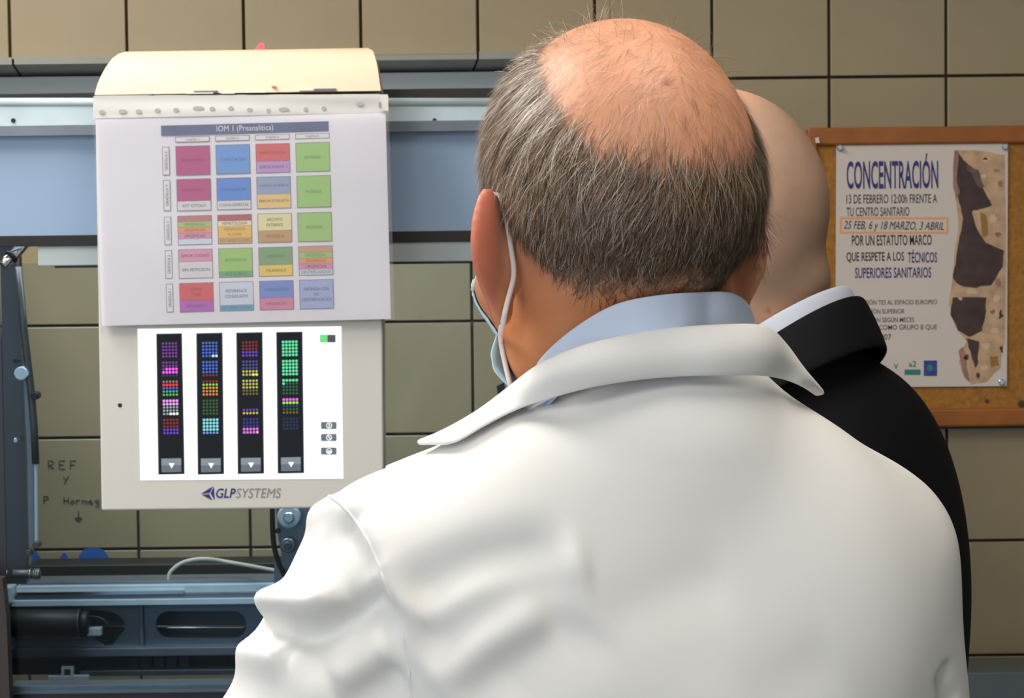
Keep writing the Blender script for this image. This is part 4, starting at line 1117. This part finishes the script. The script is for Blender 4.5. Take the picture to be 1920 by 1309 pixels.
def strands(nS, wgt, TV, tri, to_world, HRm, lenf, colf, seed=3, width=0.00030, flow=None, lift=(0.22, 0.12), wfac=None):
    r = np.random.default_rng(seed)
    ti = r.choice(len(tri), nS, p=wgt / wgt.sum())
    b = r.random((nS, 2)); s = b.sum(1) > 1; b[s] = 1 - b[s]
    A, B, Cc = TV[tri[ti, 0]], TV[tri[ti, 1]], TV[tri[ti, 2]]
    p = A + (B - A) * b[:, :1] + (Cc - A) * b[:, 1:]
    n = np.cross(B - A, Cc - A); n /= np.linalg.norm(n, axis=1)[:, None] + 1e-12
    c0 = p - np.array([0, -0.012, 0.03]); n *= np.sign((n * c0).sum(1))[:, None]
    az, el = az_el(p)
    d = flow(p, n, az, el, r)
    d -= n * (d * n).sum(1)[:, None]; d /= np.linalg.norm(d, axis=1)[:, None] + 1e-9
    L = lenf(p, az, el, r)
    lf = np.abs(r.normal(lift[0], lift[1], nS))
    K = 4; pts = []
    for k in range(K):
        t = k / (K - 1)
        h = lf * (t - 0.42 * t * t)
        q = p + d * (L * t)[:, None] + n * (L * h + 0.0003)[:, None] 
        # keep to the skull: bend inwards with its curvature
        q = q - n * (0.5 * (L * t) ** 2 / 0.095)[:, None]
        pts.append(q)
    wv = np.cross(d, n)
    wf = np.ones(nS) if wfac is None else wfac(p, az, el)
    V = np.empty((nS, K, 2, 3))
    for k in range(K):
        w = width * (1.0 if k < 2 else (0.85 if k == 2 else 0.25))
        V[:, k, 0] = pts[k] - wv * (w * wf / 2)[:, None]; V[:, k, 1] = pts[k] + wv * (w * wf / 2)[:, None]
    base = np.arange(nS)[:, None] * (2 * K)
    Fq = np.concatenate([base + np.array([2 * k, 2 * k + 1, 2 * k + 3, 2 * k + 2])[None] for k in range(K - 1)])
    Cl = np.repeat(colf(p, az, el, r), 2 * K, axis=0)
    return to_world(V.reshape(-1, 3)), Fq, Cl
def flow1(p, n, az, el, r):
    side = np.sign(az) * np.clip(np.abs(az) / 55.0, 0, 1.2)
    e = np.stack([np.cos(np.radians(az)), np.sin(np.radians(az)), 0 * az], 1)
    sway = 0.35 * np.sin(p[:, 0] * 95 + p[:, 2] * 60) + 0.25 * np.sin(p[:, 2] * 130 - p[:, 0] * 40)
    d = np.array([0, 0, -1.0]) + e * (0.55 * side + 0.4 * sway - 0.12)[:, None] + r.normal(0, 0.22, (len(p), 3))
    d += 0.30 * np.stack([np.sin(p @ np.array([310., 140, 260]) + 1.7 * np.sin(p @ np.array([120., -230, 90]))), np.sin(p @ np.array([-210., 190, 330]) + 2), 0.5 * np.sin(p @ np.array([170., 280, -240]))], 1)
    top = el > np.interp(np.abs(az), [0, 60, 90], [6, 34, 50])
    d[top] += e[top] * np.sign(az[top])[:, None] * 0.6 + r.normal(0, 0.35, (top.sum(), 3))
    return d
def len1(p, az, el, r):
    L = np.interp(p[:, 2], [-0.05, -0.03, -0.01, 0.02, 0.08], [0.007, 0.009, 0.014, 0.024, 0.026])
    L = L * (0.45 + 0.55 * np.clip(hair_density(p)[1] * 4, 0, 1))
    return L * r.uniform(0.65, 1.25, len(p))
def wf1(p, az, el): return 0.45 + 0.55 * np.clip(hair_density(p)[1] * 3, 0, 1)
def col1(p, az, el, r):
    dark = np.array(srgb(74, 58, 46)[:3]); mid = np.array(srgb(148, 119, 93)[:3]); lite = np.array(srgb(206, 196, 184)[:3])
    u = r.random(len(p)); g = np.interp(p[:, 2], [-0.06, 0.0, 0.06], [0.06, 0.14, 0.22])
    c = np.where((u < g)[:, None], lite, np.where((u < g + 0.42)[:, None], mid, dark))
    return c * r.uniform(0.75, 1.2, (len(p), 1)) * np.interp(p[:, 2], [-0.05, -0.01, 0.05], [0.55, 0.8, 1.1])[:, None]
M_hair = mat('hair_grey', (90, 80, 70), rough=0.42, attr='hair', spec=0.45)
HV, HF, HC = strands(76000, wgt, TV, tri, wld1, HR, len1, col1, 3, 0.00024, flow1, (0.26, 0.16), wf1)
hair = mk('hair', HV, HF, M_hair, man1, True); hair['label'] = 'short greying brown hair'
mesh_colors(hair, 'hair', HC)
# wisps standing off the crown
def flow_w(p, n, az, el, r): return r.normal(0, 1, (len(p), 3)) + np.array([-0.5, -0.2, 0.2])
wis = ar * ((el_ > 34) & (el_ < 80) & (np.abs(az_) < 150)) * (1 + 1.5 * (cen[:, 0] < -0.01))
HV, HF, HC = strands(340, wis, TV, tri, wld1, HR, lambda p, a, e, r: r.uniform(0.010, 0.024, len(p)), lambda p, a, e, r: np.tile(np.array(srgb(150, 130, 110)[:3]), (len(p), 1)), 9, 0.00022, flow_w, (0.85, 0.3))
wisp = mk('hair_wisps', HV, HF, M_hair, man1, True); mesh_colors(wisp, 'hair', HC); wisp['label'] = 'fine loose hairs on the bald crown'

# ---- shirt collar and coat collar
def ax_out(P, c):
    o = P - c; o[:, 2] *= 0.2
    return o / (np.linalg.norm(o, axis=1)[:, None] + 1e-9)
sc_top = catmull([W(1012, 716, 1.522), W(1003, 694, 1.492), W(1022, 662, 1.454), W(1075, 615, 1.417), W(1150, 571, 1.384), W(1230, 553, 1.368), W(1310, 547, 1.368), W(1375, 549, 1.384), W(1408, 580, 1.422), W(1412, 640, 1.482), W(1390, 700, 1.522)], 5)
def to_px(p):
    d = R3.T @ (np.asarray(p) - CAM); return 960.0 - F * d[0] / d[2], 654.5 + F * d[1] / d[2]
def before(P, f, gap):
    out = []
    for p in P:
        px, py = to_px(p); h = cam_hit(f, px, py, 0.9, 2.3)
        out.append(p if h is None else W(px, py, min(p[1], h[1] - gap)))
    return np.array(out)
sc_top[6:-6] = before(sc_top[6:-6], f_body1, 0.004)
o_ = ax_out(sc_top.copy(), NB)
sc_bot = sc_top + np.array([0, 0, -0.027]) - o_ * 0.002
curve_sheet('shirt_collar', sc_top, sc_bot, M_shirt, man1, 0.0025, 4, 0.001, o_)
sc_in = sc_top + np.array([0, 0, -0.03]) - o_ * 0.004
curve_sheet('shirt_collar_stand', sc_top + np.array([0, 0, -0.001]), sc_in, M_shirt, man1, 0.0015, 3)

f_c = lambda P: f_coat0(P)
def on_coat(px, py, off, fallback):
    h = cam_hit(f_c, px, py, 0.9, 2.0, off)
    return h if h is not None else W(px, py, fallback)
T = [W(798, 826, 1.417), W(850, 799, 1.417), W(905, 766, 1.417), W(955, 727, 1.417), W(1010, 683, 1.404), W(1080, 651, 1.384), W(1160, 630, 1.364), W(1250, 615, 1.354), W(1340, 608, 1.354), W(1430, 609, 1.367), W(1468, 640, 1.392), W(1500, 690, 1.422), W(1530, 736, 1.447)]
Bp = [(796, 832), (850, 830), (905, 800), (960, 772), (1030, 748), (1105, 728), (1190, 714), (1270, 707), (1345, 705), (1420, 705), (1465, 711), (1500, 724), (1528, 740)]
B = [on_coat(px, py, 0.0065, d) for (px, py), d in zip(Bp, [1.41, 1.405, 1.40, 1.39, 1.38, 1.36, 1.35, 1.345, 1.345, 1.35, 1.365, 1.40, 1.44])]
B = [np.array(b) for b in B]
T = list(before(np.array(T), f_body1, 0.023))
Tc = catmull(T, 4); Bc = catmull(B, 4)
oo = ax_out((Tc + Bc) / 2, NB + np.array([0.01, 0.03, 0]))
Td = np.interp(np.linspace(0, 1, len(B)), np.linspace(0, 1, len(T)), [t[1] for t in T])
B = [W(px, py, min(b[1], d - 0.002)) for (px, py), b, d in zip(Bp, B, Td)]
Bc = catmull(B, 4)
curve_sheet('coat_collar', Tc, Bc, M_coat, man1, 0.003, 5, 0.0055, oo)
curve_sheet('coat_collar_stand', Tc[12:40] + np.array([0, 0, -0.0005]), Tc[12:40] + np.array([0, 0.008, -0.024]) , M_coat, man1, 0.002, 3)
# lapel peak showing past the left shoulder
lt = catmull([W(722, 877, 1.47), W(770, 856, 1.475), W(820, 836, 1.48), W(870, 812, 1.485)], 4)
lb = catmull([W(724, 885, 1.455), W(775, 880, 1.455), W(830, 870, 1.455), W(885, 850, 1.455)], 4)
curve_sheet('lapel', lt, lb, M_coat, man1, 0.003, 3)

# ---- face mask
M_mask = mat('mask_blue', (176, 208, 222), rough=0.8, spec=0.2)
M_loop = mat('mask_loop', (236, 228, 226), rough=0.7)
f_h1 = lambda P: head_local(P)
gu, gv = 41, 26; MV = []
for j in range(gv):
    for i in range(gu):
        u = -1 + 2 * i / (gu - 1); v = j / (gv - 1)
        a = math.radians((48 + 17 * v) * u); z = -0.004 - 0.108 * v - 0.010 * (1 - abs(u)) * (v - 0.2) - 0.012 * abs(u) * (0.5 - v) * 2
        d = np.array([math.sin(a), math.cos(a), 0]); c = np.array([0, 0.012, z])
        ts = np.linspace(0.13, 0.02, 120); val = f_h1(c + ts[:, None] * d)
        k = np.argmax(val < 0) if (val < 0).any() else 119
        t = ts[k]
        t = max(t, 0.056 + 0.016 * (1 - abs(u)))           # the cloth spans hollows
        pleat = 0.0016 * math.sin(v * PI * 7) * (1 - abs(u) ** 4)
        flare = 0.009 * max(0, abs(u) - 0.85) / 0.15 * (v > 0.45) * math.sin(min(1, (v - 0.45) / 0.5) * PI)
        MV.append(c + d * (t + 0.0022 + pleat + flare))
MV = np.array(MV); Fq = []
for j in range(gv - 1):
    for i in range(gu - 1):
        a = j * gu + i; Fq.append([a, a + 1, a + gu + 1, a + gu])
mask = mk('face_mask', wld1(MV), Fq, M_mask, man1, True)
md = mask.modifiers.new('thick', 'SOLIDIFY'); md.thickness = 0.0012; md.offset = 0
def on_head(px, py, off):
    h = cam_hit(f_head1, px, py, 1.0, 2.2, off); return h if h is not None else None
# left loop: over the ear, down behind it to the lower corner of the mask
lp_pts = [(938, 366), (946, 395), (953, 430), (959, 470), (963, 500), (962, 525), (953, 560), (944, 600), (939, 640)]
LP = []
for (x, y) in lp_pts:
    h = on_head(x, y, 0.0015)
    LP.append(h if h is not None else W(x, y, 1.44))
corner_lo = wld1(MV[(gv - 4) * gu][None])[0]; corner_hi = wld1(MV[2 * gu][None])[0]
LPc = np.array(LP + [corner_lo])
tube('ear_loop', catmull(LPc, 4), 0.0016, M_loop, man1, 8)
eartop = LP[0]
front = wld1(np.array([[-0.0735, 0.018, 0.012], [-0.0700, 0.032, 0.000]]))
tube('ear_loop', catmull([eartop, wld1(np.array([[-0.0815, 0.004, 0.026]]))[0], front[0], front[1], corner_hi], 4), 0.0014, M_loop, man1, 8)
rl = wld1(np.array([[0.083, 0.016, 0.020], [0.087, 0.006, 0.032], [0.085, -0.012, 0.012], [0.079, -0.010, -0.02], [0.072, 0.006, -0.045]]))
tube('ear_loop', catmull([wld1(MV[2 * gu + gu - 1][None])[0]] + list(rl) + [wld1(MV[(gv - 4) * gu + gu - 1][None])[0]], 4), 0.0014, M_loop, man1, 8)

# ---- trousers and shoes below the coat
def legs(parent, c, R, hipz, w, mt, ms, h=0.012):
    def f(P):
        q = (P - c) @ R; q = np.stack([np.abs(q[:, 0]), q[:, 1], P[:, 2]], 1)
        d = rcone(q, (0.085, 0, hipz), (0.10, 0.02, 0.46), 0.095 * w, 0.066 * w)
        return smin(d, rcone(q, (0.10, 0.02, 0.46), (0.105, -0.005, 0.07), 0.066 * w, 0.052 * w), 0.02)
    V, Q = nets(f, np.array([c[0] - 0.27, c[1] - 0.2, -0.02]), np.array([c[0] + 0.27, c[1] + 0.2, hipz + 0.13]), h, 2)
    mk('trousers', V, Q, mt, parent, True)
    for s in (-1, 1):
        def g(P):
            q = (P - c) @ R; q = np.stack([q[:, 0] - s * 0.108, q[:, 1], P[:, 2]], 1)
            d = smin(ell(q, (0, 0.03, 0.035), (0.046, 0.135, 0.045)), ell(q, (0, -0.04, 0.05), (0.042, 0.055, 0.055)), 0.02)
            return smax(d, 0.002 - q[:, 2], 0.004)
        p0 = c + R @ np.array([s * 0.108, 0.03, 0])
        V, Q = nets(g, p0 + [-0.2, -0.2, -0.01 - p0[2]], p0 + [0.2, 0.2, 0.13 - p0[2]], 0.009, 2)
        mk('shoe', V, Q, ms, parent, True)
legs(man1, np.array([CH[0], CH[1] + 0.02, 0]), BY, 0.86, 1.0, M_trous, M_shoe)

# ------------------------------------------------------------------ the man in the dark suit
HO2 = W(1312, 470, 1.97); HR2 = rot(57, 4, 0); HS2 = 0.985
def loc2(P): return (P - HO2) @ HR2 / HS2
def wld2(P): return np.asarray(P) @ HR2.T * HS2 + HO2
NB2 = W(1420, 700, 1.97)
nt2 = wld2(np.array([[0, -0.03, -0.015]]))[0]
def f_head2(P):
    d = head_local(loc2(P), 0.8, 1.05) * HS2
    d = smin(d, rcone(P, nt2, NB2, 0.064, 0.064), 0.02)
    q = P - W(1478, 525, 1.96)
    d = smin(d, ell(q, (0, 0, 0), (0.032, 0.045, 0.026)), 0.02)        # roll at the nape
    return d
def f_body2(P): return smin(f_head2(P), rcone(P, NB2 + [0, 0, -0.03], NB2 + [0, 0, -0.33], 0.06, 0.10), 0.03)
M_skin2 = mat('skin_pale', (205, 165, 142), rough=0.5, noise=0.07, nscale=45, bump=0.1, bscale=380, sss=0.15, attr='skin')
B2 = rot(57, 0)
C2 = W(1472, 1200, 1.98)
man2 = thing('person', (C2[0], C2[1], 0), 'bald man in a dark navy suit standing beside the notice board', 'person')
V, Q = nets(f_body2, HO2 + [-0.15, -0.14, -0.42], HO2 + [0.16, 0.15, 0.155], 0.0034, 3)
body2 = mk('body', V, Q, M_skin2, man2, True)
l2 = loc2(V); az2, el2 = az_el(l2); aa2 = np.abs(az2)
sk = np.array(srgb(212, 164, 138)[:3]); stub = np.array(srgb(168, 142, 122)[:3])
low_z = np.interp(aa2, [0, 35, 55, 72, 82, 95, 108, 130], [-0.05, -0.048, -0.04, -0.02, 0.026, 0.036, 0.01, 0.02])
w2 = ss(l2[:, 2], low_z - 0.012, low_z + 0.012) * (1 - ss(el2, 38, 62)) * (1 - ss(aa2, 112, 130))
C = sk * (1 - 0.75 * w2[:, None]) + stub * 0.75 * w2[:, None]
ew2 = np.clip((np.abs(l2[:, 0]) - 0.080) / 0.008, 0, 1) * (np.abs(l2[:, 2]) < 0.05)
C = C * (1 - 0.5 * ew2[:, None]) + red * 0.5 * ew2[:, None]
ml = cam_hit(f_body2, 1440, 583)
if ml is not None:
    mo = np.exp(-(np.linalg.norm(V - ml, axis=1) / 0.0022) ** 2)[:, None]; C = C * (1 - 0.6 * mo) + np.array(srgb(110, 60, 45)[:3]) * 0.6 * mo
mesh_colors(body2, 'skin', C)
M_suit = mat('suit_navy', (11, 12, 19), rough=0.8, noise=0.1, nscale=300, bump=0.06, bscale=900, spec=0.25)
JL2 = C2 + B2 @ np.array([-0.165, 0.02, 0.11]); JR2 = C2 + B2 @ np.array([0.150, 0.03, 0.10])
NS2 = NB2 + np.array([0.018, 0.005, -0.072])
EL2 = JL2 + np.array([-0.02, -0.02, -0.30]); ER2 = JR2 + np.array([0.035, 0.02, -0.30])
def f_suit(P):
    q = (P - C2) @ B2
    d = ell(q, (0, -0.005, 0.0), (0.185, 0.128, 0.225))
    k = q.copy(); k[:, 1] *= 1.45
    d = smin(d, rcone(k, (0, 0.0, 0), (0, 0.02, -0.45), 0.18, 0.19) * 0.8, 0.05)
    d = smin(d, rcone(P, NS2, JL2, 0.058, 0.060), 0.05)
    d = smin(d, rcone(P, NS2, JR2, 0.058, 0.060), 0.05)
    d = smin(d, rcone(P, NB2 + [0.02, 0, -0.07], NB2 + [0.008, 0, -0.015], 0.086, 0.077), 0.03)
    d = smin(d, ell(q, (0.03, -0.062, 0.10), (0.11, 0.056, 0.12)), 0.05)
    a = smin(rcone(P, JL2, EL2, 0.064, 0.056), rcone(P, EL2, EL2 + B2 @ np.array([0.05, 0.10, -0.22]), 0.055, 0.042), 0.02)
    b = smin(rcone(P, JR2, ER2, 0.064, 0.056), rcone(P, ER2, ER2 + B2 @ np.array([-0.05, 0.10, -0.22]), 0.055, 0.042), 0.02)
    d = smin(d, np.minimum(a, b), 0.016)
    d = smax(d, -rcone(P, NB2 + [0, 0, 0.045], NB2 + [0, 0, 0.2], 0.068, 0.084), 0.01)
    return smax(d, 0.70 - P[:, 2], 0.01)
V, Q = nets(f_suit, C2 + [-0.36, -0.36, -0.62], C2 + [0.36, 0.36, 0.34], 0.009, 2)
V, Q = subdivide(V, Q); V = project(f_suit, V, 1)
mk('suit_jacket', V, Q, M_suit, man2, True)
def ring(c, rx, ry, R, tilt, a0, a1, n, rise=0.0):
    """an arc round the neck: angle 0 = back of the neck, positive to his left"""
    A = np.radians(np.linspace(a0, a1, n))
    p = np.stack([-rx * np.sin(A), -ry * np.cos(A), math.tan(math.radians(tilt)) * ry * np.cos(A) + rise * np.cos(A)], 1)
    return p @ R.T + c
M_shirt2 = mat('shirt_white', (214, 222, 240), rough=0.8, spec=0.2)
c2a = W(1426, 648, 1.965); c2j = W(1430, 694, 1.965)
st = ring(c2a, 0.070, 0.074, B2, 34, -150, 150, 40)
so_ = ax_out(st.copy(), NB2)
curve_sheet('shirt_collar', st, st + np.array([0, 0, -0.045]) + so_ * 0.010, M_shirt2, man2, 0.0025, 4, 0.002, so_)
jt = ring(c2j, 0.080, 0.082, B2, 37, -140, 140, 40)
jo = ax_out(jt.copy(), NB2)
jb = jt + np.array([0, 0, -0.044]) + jo * 0.019
curve_sheet('jacket_collar', jt, jb, M_suit, man2, 0.004, 5, 0.001, jo)
curve_sheet('jacket_collar_stand', jt + np.array([0, 0, -0.001]), jt + np.array([0, 0, -0.045]) - jo * 0.002, M_suit, man2, 0.002, 3)
legs(man2, np.array([C2[0], C2[1], 0]), B2, 0.85, 1.0, mat('suit_trouser', (11, 12, 19), rough=0.85), M_shoe)
